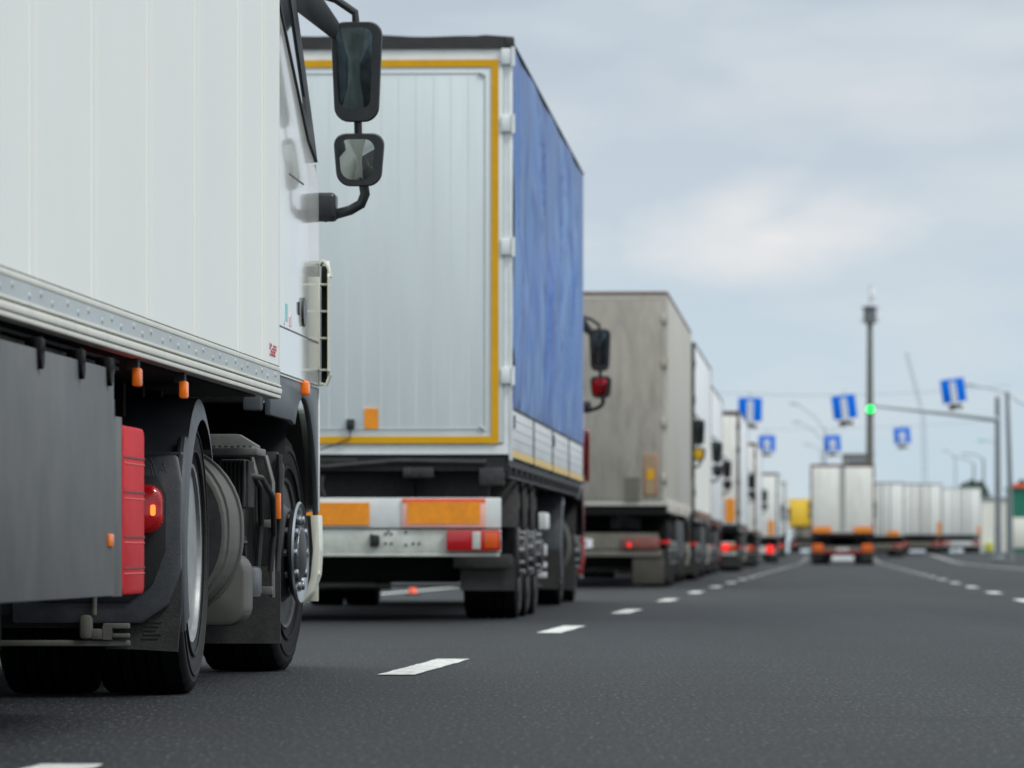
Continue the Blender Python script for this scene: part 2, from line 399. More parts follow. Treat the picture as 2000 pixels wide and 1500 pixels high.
def rrect(x0, x1, z0, z1, r, n=5):
    out = []
    for cx, cz, a in ((x1-r, z1-r, 0), (x0+r, z1-r, 90), (x0+r, z0+r, 180), (x1-r, z0+r, 270)):
        for i in range(n+1):
            t = math.radians(a+90*i/n); out.append((cx+r*math.cos(t), cz+r*math.sin(t)))
    return out
def gz(y):                         # the ground rises gently beyond the lone truck
    def ss(a, b, t):
        t = max(0, min(1, (t-a)/(b-a))); return t*t*(3-2*t)
    return 0.5*ss(232, 370, y)+0.07*ss(370, 600, y)

# ------------------------------------------------------------------ setting
LS = 0.058                         # the lanes head slightly right of +Y
def lane(off, y): return -1.67+off+LS*y
ys = [-300, -40, 0, 40, 80, 120, 160, 200, 230]+list(range(240, 400, 8))+[400, 450, 500, 600, 1000, 2000, 5000]
def strip(mb, xa, xb, ylist, dz):
    for a, b2 in zip(ylist[:-1], ylist[1:]):
        bm_ = mb.bm
        vs = [bm_.verts.new(p) for p in ((xa(a), a, gz(a)+dz), (xb(a), a, gz(a)+dz), (xb(b2), b2, gz(b2)+dz), (xa(b2), b2, gz(b2)+dz))]
        bm_.faces.new(vs)
g = MB(); strip(g, lambda y: -2500, lambda y: 2500, ys, -0.02); bmesh.ops.remove_doubles(g.bm, verts=g.bm.verts[:], dist=1e-4)
tag(g.build('ground', M['ground']), kind='structure')
g = MB(); strip(g, lambda y: lane(-8.5, y), lambda y: lane(62, y), [y for y in ys if y <= 1000], 0.0); bmesh.ops.remove_doubles(g.bm, verts=g.bm.verts[:], dist=1e-4)
tag(g.build('road', M['asphalt']), kind='structure')
g = MB()
for yc in [-1.4, 10.85, 23.2, 34.5, 45.1]+[55.9+k*10.9 for k in range(24)]:   # dashes right of the queue
    n_ = 24 if yc < 60 else 1; j1 = [random.uniform(-.005, .005) for _ in range(n_+1)]; j2 = [random.uniform(-.005, .005) for _ in range(n_+1)]
    yy = [yc-1.6+3.2*i/n_ for i in range(n_+1)]
    vv = [[g.bm.verts.new((lane(-.097+a, y), y, gz(y)+.004)), g.bm.verts.new((lane(.048+b_, y), y, gz(y)+.004))] for y, a, b_ in zip(yy, j1, j2)]
    for a, b_ in zip(vv[:-1], vv[1:]): g.bm.faces.new((a[0], a[1], b_[1], b_[0]))
for k in range(40):
    yc = 11.6+k*10.93
    if yc > 330: break
    strip(g, lambda y: lane(3.42, y), lambda y: lane(3.57, y), [yc-1.6, yc+1.6], .004)
yl = [y for y in ys if -40 <= y <= 600]
strip(g, lambda y: lane(6.95, y), lambda y: lane(7.07, y), yl, .004)
strip(g, lambda y: lane(-3.62, y), lambda y: lane(-3.47, y), yl, .004)
tag(g.build('lane_markings', M['paint']), kind='structure')
g = MB()
for a, b2 in zip(yl[:-1], yl[1:]):
    g.prism([(lane(-8.7, a), a), (lane(-8.5, a), a), (lane(-8.5, b2), b2), (lane(-8.7, b2), b2)], 'z', gz(a)-.1, gz(a)+.14)
tag(g.build('kerb', M['greywall']), kind='structure')

# ------------------------------------------------------------------ wheels (shared meshes)
WM = {}
def tyre_profile(w, r):
    h = w/2
    p = [(-h+.03, .295), (-h+.008, .33), (-h, .38), (-h+.002, r-.040), (-h+.008, r-.016), (-h+.020, r-.003)]
    n = 4; a0 = -h+.04; a1 = h-.04; rib = (a1-a0)/(n+1)
    for i in range(n):
        c = a0+rib*(i+1)
        p += [(c-.007, r), (c-.006, r-.013), (c+.006, r-.013), (c+.007, r)]
    p += [(-a, rr) for a, rr in p[5::-1]]
    return p
def wheel_meshes(kind):
    if kind in WM: return WM[kind]
    r = .47; w = {'drive': .30, 'front': .315, 'trailer': .385}[kind]
    mb = MB(); seg = 96
    P = tyre_profile(w, r); nP = len(P)
    def wob(k, i):
        edge = k in (4, 5, nP-5, nP-6)
        return -.010 if (edge and i % 3 == 0) else 0
    mb.lathe(P, (-w/2, 0, 0), 'x', seg, wob, cap=False)
    if kind == 'drive': mb.lathe(P, (-w*1.5-.02, 0, 0), 'x', seg, wob, cap=False)
    # raised ring lines on the outer sidewall
    for rr in (.335, .40):
        mb.lathe([(-.004, rr), (.004, rr+.003), (.004, rr+.010), (-.004, rr+.013)], (0, 0, 0), 'x', 64, cap=False)
    for f in mb.bm.faces:
        if all(math.hypot(v.co.y, v.co.z) > .425 for v in f.verts): f.material_index = 1
    o = mb.build('wheel', [M['tyre'], M['tread']]); ty = o.data; bpy.data.objects.remove(o)
    mb = MB()
    if kind == 'drive':            # dished outer rim
        mb.lathe([(-.01, .302), (.004, .298), (.002, .286), (-.03, .279), (-.14, .262), (-.165, .235), (-.17, .12), (-.15, .11), (-.05, .10), (-.03, .085), (-.03, .0001)], (-.012, 0, 0), 'x', 56)
        for i in range(10):
            t = 2*PI*i/10; mb.cyl((-.172, .168*math.cos(t), .168*math.sin(t)), 'x', .016, .05, 8)
    else:                          # convex steering/trailer rim
        mb.lathe([(-.01, .302), (.004, .298), (0, .286), (-.03, .277), (-.05, .25), (-.02, .205), (.02, .17), (.022, .12), (.06, .11), (.075, .085), (.078, .0001)], (-.012, 0, 0), 'x', 56)
        for i in range(10):
            mb.mi = 1; t = 2*PI*i/10; mb.cyl((.02, .145*math.cos(t), .145*math.sin(t)), 'x', .016, .05, 8)
    o = mb.build('rim', [M['rim'], M['rim']] if kind == 'drive' else [M['rimdark'], M['rim']]); ri = o.data; bpy.data.objects.remove(o)
    WM[kind] = (ty, ri); return WM[kind]
def wheel(parent, kind, side, v, u, cap=False):
    ty, ri = wheel_meshes(kind)
    o = link('wheel', ty, parent, (side*v, u, .47))
    if side < 0: o.rotation_euler = (0, 0, PI)
    o.rotation_euler[0] = random.uniform(0, .5) if side > 0 else 0
    r = link('rim', ri, o)
    if cap:
        mb = MB()
        mb.lathe([(.012, .14), (.036, .198), (.046, .205), (.054, .198), (.048, .183), (.040, .176), (.025, .168)], (0, 0, 0), 'x', 64, cap=False)
        mb.lathe([(.022, .172), (.028, .16), (.03, .11), (.055, .10), (.062, .07), (.06, .0001)], (0, 0, 0), 'x', 48)
        for i in range(10):
            t = 2*PI*i/10; mb.cyl((.042, .137*math.cos(t), .137*math.sin(t)), 'x', .018, .035, 12, .004)
        mb.build('hub_cap', M['chrome'], o)
        mb = MB()
        for i in range(10):
            t = 2*PI*(i+.5)/10; mb.cyl((.033, .14*math.cos(t), .14*math.sin(t)), 'x', .013, .012, 10)
        mb.build('hub_vent', M['rubber'], o)
    return o

# ------------------------------------------------------------------ tractor
def cab_w(z):                      # half width of the cab shell
    if z <= 1.95: return 1.185
    return 1.185-(z-1.95)*.125
def side_patch(mb, poly, off=.005, th=.02, side=1):
    """outline in (y,z) laid on the cab flank"""
    b = bmesh.new()
    A = [b.verts.new((side*(cab_w(z)+off), y, z)) for y, z in poly]
    B = [b.verts.new((side*(cab_w(z)-th), y, z)) for y, z in poly]
    n = len(poly); b.faces.new(A); b.faces.new(B[::-1])
    for i in range(n): b.faces.new((A[i], B[i], B[(i+1) % n], A[(i+1) % n]))
    bmesh.ops.recalc_face_normals(b, faces=b.faces[:]); mb._merge(b)
def ring_patch(mb, po, pi_, off, th, side):
    """frame between two outlines with the same point count"""
    b = bmesh.new(); n = len(po)
    def v(p, o): return b.verts.new((side*(cab_w(p[1])+o), p[0], p[1]))
    a = [v(p, off) for p in po]; c = [v(p, off) for p in pi_]; d = [v(p, -th) for p in po]; e2 = [v(p, -th) for p in pi_]
    for i in range(n):
        j = (i+1) % n
        b.faces.new((a[i], a[j], c[j], c[i])); b.faces.new((a[i], d[i], d[j], a[j])); b.faces.new((c[i], c[j], e2[j], e2[i]))
    bmesh.ops.recalc_face_normals(b, faces=b.faces[:]); mb._merge(b)

def mirrors(root, side, y0, hero, low_mat):
    """big mirror, small mirror and the arms that carry them on the cab flank"""
    def seg_box(name, x0, x1, z0, z1, glass, gm, dep=.11):
        mb = MB(); b = bmesh.new(); n = 9
        rings = []
        for k, (dy, inset) in enumerate(((0, .0), (.012, -.004), (.06, .006), (dep*.85, .03), (dep, .07))):
            pl = rrect(x0+inset, x1-inset, z0+inset*1.2, z1-inset*1.2, .055 if (z1-z0) < .3 else .06, 6)
            # trapezoid: the head narrows a little towards the bottom
            rings.append([b.verts.new((side*(px-(.018*(z1-pz)/(z1-z0) if px > (x0+x1)/2 else -.018*(z1-pz)/(z1-z0))), y0+dy, pz)) for px, pz in pl])
        m_ = len(rings[0])
        b.faces.new(rings[0]); b.faces.new(rings[-1][::-1])
        for a, c in zip(rings[:-1], rings[1:]):
            for i in range(m_): b.faces.new((a[i], a[(i+1) % m_], c[(i+1) % m_], c[i]))
        bmesh.ops.recalc_face_normals(b, faces=b.faces[:]); mb._merge(b)
        # raised lip round the glass
        o = mb.build(name, M['blk'], root, 40)
        g_ = MB()
        pl = rrect(x0+.018, x1-.036, z0+.022, z1-.022, .045, 6)
        ol = [(side*(px-(.016*(z1-pz)/(z1-z0) if px > (x0+x1)/2 else -.016*(z1-pz)/(z1-z0))), pz) for px, pz in pl]
        zc, xc = (z0+z1)/2, side*(x0+x1)/2; bg_ = g_.bm; rings = []
        bulge = .007 if (z1-z0) < .3 else .006
        for f in (1, .8, .6, .4, .2):
            rings.append([bg_.verts.new((xc+(x_-xc)*f, y0-.002-bulge*(1-f*f)-.010*((z_-zc)*f/(z1-z0)*2)*((z1-z0)/.4)-.004, zc+(z_-zc)*f)) for x_, z_ in ol])
        m_ = len(ol)
        for r0, r1 in zip(rings[:-1], rings[1:]):
            for i in range(m_): bg_.faces.new((r0[i], r0[(i+1) % m_], r1[(i+1) % m_], r1[i]))
        bg_.faces.new(rings[-1]); bk = [bg_.verts.new((x_, y0+.006, z_)) for x_, z_ in ol]
        for i in range(m_): bg_.faces.new((rings[0][i], rings[0][(i+1) % m_], bk[(i+1) % m_], bk[i]))
        bmesh.ops.recalc_face_normals(bg_, faces=bg_.faces[:])
        g_.build('mirror_glass', gm, o, 20)
        return o
    o = seg_box('mirror', 1.225, 1.435, 2.25, 2.655, True, M['mirror'])
    lo = seg_box('mirror', 1.235, 1.445, 1.985, 2.195, True, low_mat)
    mb = MB()
    x = lambda v: side*v
    mb.tube([(x(1.332), y0+.04, 2.28), (x(1.335), y0+.04, 2.17)], .017, 10)
    mb.build('mirror_link', M['blk'], root); mb = MB()
    mb.tube([(x(1.355), y0+.04, 2.0), (x(1.362), y0+.04, 1.95), (x(1.345), y0+.045, 1.91), (x(1.30), y0+.05, 1.885), (x(1.19), y0+.06, 1.855)], .021, 12)
    mb.box(*sorted((x(1.08), x(1.245))), y0-.02, y0+.12, 1.84, 1.955, .02, 3)
    mb.build('mirror_arm', M['blk'], root); mb = MB()
    mb.tube([(x(1.325), y0+.05, 2.64), (x(1.32), y0+.05, 2.70), (x(1.24), y0+.05, 2.755), (x(1.10), y0+.05, 2.80)], .017, 10)
    mb.build('mirror_arm', M['blk'], root)
    mb = MB()
    mb.prism([(x(1.05), 2.80), (x(1.16), 2.80), (x(1.255), 2.66), (x(1.265), 2.60), (x(1.235), 2.585), (x(1.06), 2.72)], 'y', y0-.01, y0+.05, .008)
    mb.build('mirror_bracket', M['blk'], root)

def tractor(root, cabmat, hero=False, low_mat=None, u0=0.0):
    """root local axes: x right, y forward, trailer rear at y = 0, kingpin near y = 12.1"""
    cs = sorted
    UD, UF = 12.1+u0, 15.75+u0
    wheel(root, 'drive', 1, 1.13, UD); wheel(root, 'drive', -1, 1.13, UD)
    fw = wheel(root, 'front', 1, 1.115, UF, hero)
    if hero:
        fw.rotation_euler = (0, 0, -.07)
        fw.data = fw.data.copy(); fw.data.materials[0] = mat('tyre_dark', (.006, .006, .0065), .75, spec=.2)
    wheel(root, 'front', -1, 1.115, UF)
    # frame rails
    mb = MB()
    for s in (-1, 1): mb.box(*cs((s*.38, s*.46)), 11.3+u0, 16.9+u0, .72, .98, .01)
    for y in (11.35, 12.1, 13.2, 14.6, 16.4): mb.box(-.38, .38, y+u0, y+.1+u0, .74, .96)
    mb.cyl((0, UD, .47), 'x', .11, 1.5); mb.cyl((0, UF, .43), 'x', .07, 1.6)
    mb.box(-.6, .6, 11.7+u0, 12.5+u0, .98, 1.02, .01)
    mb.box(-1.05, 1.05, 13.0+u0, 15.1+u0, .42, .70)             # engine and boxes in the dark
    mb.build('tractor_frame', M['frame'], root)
    # mudguards: an arch over the twin tyres with a down-turned lip
    for s in (-1, 1):
        mb = MB(); R0 = .515
        def fn(a, b_, s=s):
            t = math.radians(-28+a*165)
            if b_ < .8: v, dr = .48+b_/.8*.665, 0
            else: v, dr = 1.145+.012*math.sin((b_-.8)/.2*PI/2), -(b_-.8)/.2*.07
            r = R0+dr
            flat = 0.0
            y = UD-math.cos(t)*(r+.03*max(0, 1-abs(t)/.9)); z = .47+math.sin(t)*r
            return (s*v, y, z)
        mb.quadgrid(fn, 40, 10)
        mb.quadgrid(lambda a, b_: (lambda p: (p[0], UD+(p[1]-UD)*1.012, .47+(p[2]-.47)*1.012))(fn(a, b_*.82)), 40, 8)
        mg = mb.build('mudguard', M['plast'], root, 50)
        if hero and s == 1:
            # rear section with its thick rolled edge, clamp and lamp recess
            mb = MB()
            mb.tube([(1.135, UD-math.cos(math.radians(t))*.545, .47+math.sin(math.radians(t))*.53) for t in range(-28, 48, 6)], .020, 10)
            mb.box(.50, 1.148, UD-.585, UD-.52, .790, .797)
            mb.prism([(.6, .74), (1.135, .79), (1.15, .70), (1.15, .42), (1.11, .30), (1.02, .24), (.6, .24)], 'y', UD-.60, UD-.555, .012)
            mb.build('guard_panel', M['plast'], mg)
            mb = MB(); mb.prism([(.7, .72), (1.075, .72), (1.10, .66), (1.10, .48), (1.06, .37), (.98, .31), (.7, .31)], 'y', UD-.612, UD-.598, .003)
            mb.build('lamp_recess', M['rubber'], mg)
            rs = random.Random(5)
            for i in range(9):
                x0 = rs.uniform(1.03, 1.10); z0 = rs.uniform(.60, .77); mb = MB()
                mb.tube([(x0, UD-.601, z0), (x0+rs.uniform(-.02, .02), UD-.601, z0+rs.uniform(-.05, .02)), (x0+rs.uniform(-.04, .04), UD-.601, z0+rs.uniform(-.09, .02))], .0009, 4)
                mb.build('scrape', mat('scraped_plastic', (.13, .135, .14), .7), mg)
        # flap
        mb = MB()
        if hero and s == 1:
            mb.prism([(.99, .158), (1.135, .150), (1.148, .30), (1.15, .47), (1.02, .33), (.92, .27), (.90, .158)], 'y', UD-.57, UD-.555)
            mb.prism([(.46, .150), (.56, .155), (.56, .5), (.46, .5)], 'y', UD-.57, UD-.555)
            mb.prism([(.50, .27), (.92, .27), (1.02, .5), (.50, .5)], 'y', UD-.56, UD-.55)
            for i, z in enumerate((.245, .232, .219, .206, .193)):
                mb.box(1.02+.006*(i % 2), 1.085-.01*(i % 3), UD-.574, UD-.568, z, z+.005)
        else:
            mb.box(*cs((s*.50, s*1.13)), UD-.57, UD-.555, .15, .5)
        mb.build('mud_flap', M['flap'], root)
    # rear lamps of the tractor
    for s in ((-1, 1) if hero else ()):
        mb = MB()
        mb.prism([(s*a, b) for a, b in rrect(.74, 1.098, .535, .69, .05, 6)], 'y', UD-.70, UD-.62, .02, 3)
        tl = mb.build('tail_light', M['redlamp'], root)
        if hero and s == 1:
            mb = MB(); mb.prism(rrect(1.062, 1.078, .59, .625, .007, 4), 'y', UD-.704, UD-.699)
            mb.build('lit_bulb', M['redhot'], tl)
    # bumper strut and plate holder between the flaps
    mb = MB()
    mb.box(-.98, .985, UD-.63, UD-.58, .168, .188, .006)
    if hero:
        mb.box(.90, .93, UD-.64, UD-.60, .19, .235); mb.box(.90, .985, UD-.64, UD-.60, .225, .243, .004)
        mb.box(.93, .985, UD-.64, UD-.60, .196, .210, .003)
        mb.box(.825, .865, UD-.65, UD-.60, .19, .27, .014); mb.tube([(.87, UD-.62, .27), (.875, UD-.62, .42)], .008, 8)
        mb.box(.86, .90, UD-.64, UD-.61, .19, .225, .005)
    mb.build('underrun_bar', M['strut'], root)
    # tanks
    for s in (-1, 1):
        mb = MB()
        def dsec(o): return [(s*p, q_) for p, q_ in rrect(.50, 1.170+o, .235-o, .855+o, .29, 10)]
        mb.prism(dsec(0), 'y', 12.72+u0, 13.40+u0, .012, 2)
        mb.mi = 1; mb.prism(dsec(-.012), 'y', 12.712+u0, 12.722+u0); mb.mi = 0
        for yy in (12.80, 13.24): mb.prism(dsec(.008), 'y', yy+u0, yy+.045+u0, .003, 1)
        mb.tube([(s*.93, 12.70+u0, .25), (s*1.0, 12.68+u0, .225), (s*1.06, 12.68+u0, .215)], .010, 6)
        mb.build('fuel_tank', [M['tank'], M['frame2']], root)
        if hero and s == 1:
            mb = MB()
            mb.prism(rrect(.80, 1.145, .205, .47, .07, 6), 'y', 13.66+u0, 13.98+u0, .015, 2)
            mb.build('air_tank', M['tank'], root)
            mb = MB()                     # step plate over the tanks, with a toothed grip
            mb.prism([(.86, .905), (1.10, .905), (1.17, .862), (1.17, .835), (.86, .85)], 'y', 13.9+u0, 14.0+u0, .004)
            mb.box(.9, 1.195, 13.62+u0, 13.95+u0, .822, .850, .005)
            for i in range(12): mb.box(.92+i*.022, .932+i*.022, 13.63+u0, 13.94+u0, .850, .858)
            mb.build('step_plate', M['step'], root)
            mb = MB()                     # ribbed cooler box
            mb.box(1.02, 1.115, 14.0+u0, 14.25+u0, .635, .815, .012, 2)
            for i in range(6): mb.box(1.03+i*.015, 1.036+i*.015, 13.985+u0, 14.002+u0, .64, .81)
            for i in range(5): mb.box(1.112, 1.125, 14.02+i*.045+u0, 14.04+i*.045+u0, .64, .81)
            mb.cyl((1.07, 14.05+u0, .60), 'z', .035, .08, 16, .006)
            mb.build('valve_block', M['frame2'], root)
            mb = MB()
            for k, (a, b, z) in enumerate(((1.06, 14.0, .80), (1.10, 14.1, .76), (1.0, 13.98, .60))):
                mb.tube([(a, b+u0, z), (a+.05, b+.15+u0, z-.01), (a+.07, b+.4+u0, z-.08), (a+.055, b+.6+u0, z-.22), (a+.04, b+.62+u0, .40)], .011, 8)
            mb.tube([(1.00, 14.0+u0, .505), (1.07, 13.98+u0, .505), (1.12, 14.0+u0, .508)], .009, 8)
            mb.tube([(.98, 13.6+u0, .46), (1.03, 13.7+u0, .50), (1.09, 13.75+u0, .55), (1.06, 13.9+u0, .60)], .009, 8)
            mb.build('air_hose', M['frame2'], root)
            mb = MB()
            for i in range(3):
                z = .585-i*.012
                mb.box(1.055+i*.016, 1.069+i*.016, 13.95+u0, 14.0+u0, z-.030, z, .004)
            mb.build('hose_coupling', M['bluec'], root)
            mb = MB()                     # rungs up to the cab
            for v in (1.085, 1.140): mb.tube([(v, 14.80+u0, .30), (v, 14.80+u0, .74), (v-.03, 14.84+u0, .84)], .010, 8)
            for z in (.31, .565): mb.box(1.085, 1.145, 14.76+u0, 14.84+u0, z, z+.032, .004)
            mb.build('side_step', M['step'], root)
            mb = MB(); mb.box(1.142, 1.160, 14.9+u0, 14.95+u0, .60, .70, .004); mb.build('side_reflector', M['amber'], root)
            mb = MB()                     # dark panel pieces behind the steps
            mb.prism([(.98, .86), (1.14, .86), (1.165, .80), (1.155, .60), (1.14, .42), (.98, .42)], 'y', 15.0+u0, 15.05+u0, .006)
            mb.tube([(1.15, 14.98+u0, .85), (1.155, 14.98+u0, .60), (1.14, 14.98+u0, .40)], .012, 8)
            mb.build('wheel_house', M['frame2'], root)
            mb = MB(); mb.box(1.05, 1.12, 14.3+u0, 14.6+u0, .30, .42, .02); mb.build('battery_box', M['plast'], root)
    # front flaps
    for s in (-1, 1):
        mb = MB(); mb.box(*cs((s*.62, s*1.135)), UF-.565, UF-.55, .118, .60); mb.build('mud_flap', M['flap'], root)
    # cab shell, lofted
    lv = [(1.10, 1.10, 17.00, 14.30, .60, .06), (1.145, 1.185, 17.05, 14.28, .66, .06), (1.5, 1.185, 17.10, 14.28, .70, .06), (1.95, 1.185, 17.06, 14.28, .70, .06),
          (2.75, cab_w(2.75), 16.86, 14.28, .60, .06), (3.0, cab_w(3.0), 16.76, 14.28, .55, .08), (3.30, .99, 16.4, 14.30, .3, .1),
          (3.70, .94, 15.7, 14.35, .3, .12), (3.76, .80, 15.5, 14.45, .2, .12)]
    b = bmesh.new(); rings = []
    for z, w, yf, yr, rf, rr in lv:
        pts = []
        for cx, cy, a, r in ((w-rf, yf-rf, 0, rf), (-w+rf, yf-rf, 90, rf), (-w+rr, yr+rr, 180, rr), (w-rr, yr+rr, 270, rr)):
            for i in range(7):
                t = math.radians(a+15*i); pts.append((cx+r*math.cos(t), cy+r*math.sin(t)))
        rings.append([b.verts.new((p[0], p[1]+u0, z)) for p in pts])
    m_ = len(rings[0])
    for a, c in zip(rings[:-1], rings[1:]):
        for i in range(m_): b.faces.new((a[i], a[(i+1) % m_], c[(i+1) % m_], c[i]))
    b.faces.new(rings[0]); b.faces.new(rings[-1])
    bmesh.ops.recalc_face_normals(b, faces=b.faces[:])
    mb = MB(); mb._merge(b)
    cab = mb.build('cab', cabmat, root, 28)
    for s in (-1, 1):
        wo_ = [(16.08+u0, 2.14), (15.10+u0, 2.93), (16.26+u0, 2.93), (16.32+u0, 2.62), (16.38+u0, 2.22), (16.38+u0, 2.07)]
        wi_ = [(15.93+u0, 2.28), (15.20+u0, 2.89), (15.98+u0, 2.89), (16.06+u0, 2.60), (16.14+u0, 2.32), (16.10+u0, 2.24)]
        mb = MB(); ring_patch(mb, wo_, wi_, .010, .01, s); mb.build('window_seal', M['rubber'], cab)
        mb = MB(); side_patch(mb, wi_, .003, .004, s); mb.build('side_window', M['glass'], cab)
        mb = MB()
        t_ = .0045
        for y0_, y1_, z0_, z1_ in ((14.80, 14.80+2*t_, 1.34, 3.0), (16.37, 16.37+2*t_, 1.34, 2.06), (14.30, 16.36, 1.327, 1.333), (14.32, 16.36, 1.15, 1.156), (15.0, 15.65, 1.93, 1.936)):
            side_patch(mb, [(y0_+u0, z0_), (y1_+u0, z0_), (y1_+u0, z1_), (y0_+u0, z1_)], .0015, .004, s)
        mb.build('panel_gap', M['seam'], cab)
        if hero or s == 1:
            mb = MB()
            side_patch(mb, [(15.62+u0+.085*math.cos(t)*.9, 1.425+.058*math.sin(t)) for t in [2*PI*i/16 for i in range(16)]], .010, .01, s)
            side_patch(mb, [(15.40+u0, 1.415), (15.44+u0, 1.405), (15.44+u0, 1.455), (15.40+u0, 1.455)], .006, .01, s)
            mb.build('door_handle', M['blk'], cab)
    # front glass, grille
    mb = MB(); mb.prism([(-1.0, 2.05), (1.0, 2.05), (.92, 2.75), (-.92, 2.75)], 'y', 17.02+u0, 17.07+u0)
    mb.build('windscreen', M['glass'], cab)
    mb = MB()
    for i in range(8): mb.box(-.85, .85, 17.06+u0, 17.12+u0, 1.2+i*.085, 1.25+i*.085, .01)
    mb.build('grille', M['blk'], cab)
    # front fenders and bumper
    for s in (-1, 1):
        arch = [(14.32, .985), (14.95, .985)]
        ac = [(15.75+(.66 if t > 90 else .695)*math.cos(math.radians(t)), .47+.62*math.sin(math.radians(t))) for t in range(126, -1, -9)]
        poly = [(14.32, 1.143), (14.32, .985), (15.05, .985), (15.2, .985)]+[p for p in ac if p[1] < 1.2 and 15.2 < p[0] < 16.42]+[(16.43, .60), (16.43, 1.143)]
        mb = MB()
        mb.prism([(y+u0, z) for y, z in poly], 'x', *cs((s*1.155, s*1.178)), .005)
        mb.build('front_fender', M['fender'], root)
        mb = MB()
        def arc(a, b_, s=s): 
            t = math.radians(10+a*150); return (s*(.60+b_*.54), UF+math.cos(t)*.57, .50+math.sin(t)*.57)
        mb.quadgrid(arc, 20, 2)
        mb.build('wheel_arch', M['rubber'], root)
        # bumper corner wraps round and tucks under
        mb = MB()
        mb.prism([(s*a, b+u0) for a, b in ((1.160, 16.43), (1.182, 16.43), (1.170, 16.60), (1.13, 16.85), (1.04, 17.08), (1.02, 17.06), (1.10, 16.84), (1.145, 16.6))], 'z', .64, 1.143, .003)
        mb.build('bumper_upper_corner', cabmat, root)
        mb = MB()
        mb.prism([(s*a, b) for a, b in ((1.145, .625), (1.180, .625), (1.184, .48), (1.178, .38), (1.155, .31), (1.10, .25), (1.05, .25), (1.125, .31), (1.145, .37), (1.155, .48))], 'y', 16.42+u0, 16.60+u0, .004)
        mb.prism([(s*a, b+u0) for a, b in ((1.12, 16.60), (1.165, 16.60), (1.13, 16.85), (1.04, 17.08), (1.0, 17.06), (1.09, 16.84))], 'z', .27, .625, .003)
        mb.cyl((s*1.178, 16.45+u0, .385), 'x', .012, .01, 10)
        mb.build('bumper_lower_corner', M['cream'] if cabmat is M['cabwhite'] else cabmat, root)
        if hero and s == 1:
            mb = MB(); mb.box(1.17, 1.205, 15.64+u0, 15.73+u0, 1.095, 1.155, .012, 3); mb.build('side_indicator', M['amberlit'], root)
            mb = MB(); mb.box(1.08, 1.15, 14.25+u0, 14.33+u0, 1.0, 1.12, .01); mb.build('cab_rear_trim', M['fender'], root)
        # corner deflector: a slotted fin standing off the cab
        mb = MB()
        b = bmesh.new(); cols = []
        for yy, xx, z0_, z1_ in ((16.33, 1.234, 1.215, 1.60), (16.36, 1.232, 1.19, 1.64), (16.45, 1.222, 1.17, 1.67), (16.62, 1.195, 1.165, 1.68), (16.85, 1.14, 1.165, 1.69), (17.0, 1.08, 1.165, 1.69)):
            cols.append([b.verts.new((s*(xx-dx), yy+u0, z)) for dx, z in ((0, z0_), (0, z1_), (.010, z1_), (.010, z0_))])
        for c0, c1_ in zip(cols[:-1], cols[1:]):
            for i in range(4): b.faces.new((c0[i], c0[(i+1) % 4], c1_[(i+1) % 4], c1_[i]))
        b.faces.new(cols[0]); b.faces.new(cols[-1]); bmesh.ops.recalc_face_normals(b, faces=b.faces[:]); mb._merge(b)
        mb.prism([(y+u0, z) for y, z in ((16.34, 1.22), (16.34, 1.60), (16.37, 1.60), (16.37, 1.22))], 'x', *cs((s*1.184, s*1.192)), .002)
        tp = [(1.184, 1.655), (1.20, 1.672), (1.214, 1.668), (1.228, 1.640), (1.236, 1.60), (1.228, 1.60), (1.221, 1.632), (1.210, 1.655), (1.20, 1.660), (1.19, 1.645)]
        mb.prism([(s*a, b) for a, b in tp], 'y', 16.34+u0, 16.44+u0, .002)
        for z in (1.565, 1.455, 1.345, 1.215): mb.box(*cs((s*1.186, s*1.226)), 16.35+u0, 16.46+u0, z, z+.009, .002)
        mb.prism([(s*a, b) for a, b in ((1.19, 1.16), (1.218, 1.155), (1.234, 1.20), (1.228, 1.205), (1.214, 1.165), (1.19, 1.17))], 'y', 16.35+u0, 16.44+u0)
        vn = mb.build('air_deflector', M['cream'] if cabmat is M['cabwhite'] else cabmat, root)
        mb = MB(); mb.box(*cs((s*1.188, s*1.216)), 16.46+u0, 16.48+u0, 1.17, 1.65); mb.build('duct_back', M['strut'] if hero else M['blk'], vn)
        mirrors(root, s, 16.50+u0, hero, low_mat or M['mirror'])
    mb = MB(); mb.box(-1.04, 1.04, 16.85+u0, 17.14+u0, .30, 1.10, .05, 3); mb.build('front_bumper', cabmat, root)
    return cab

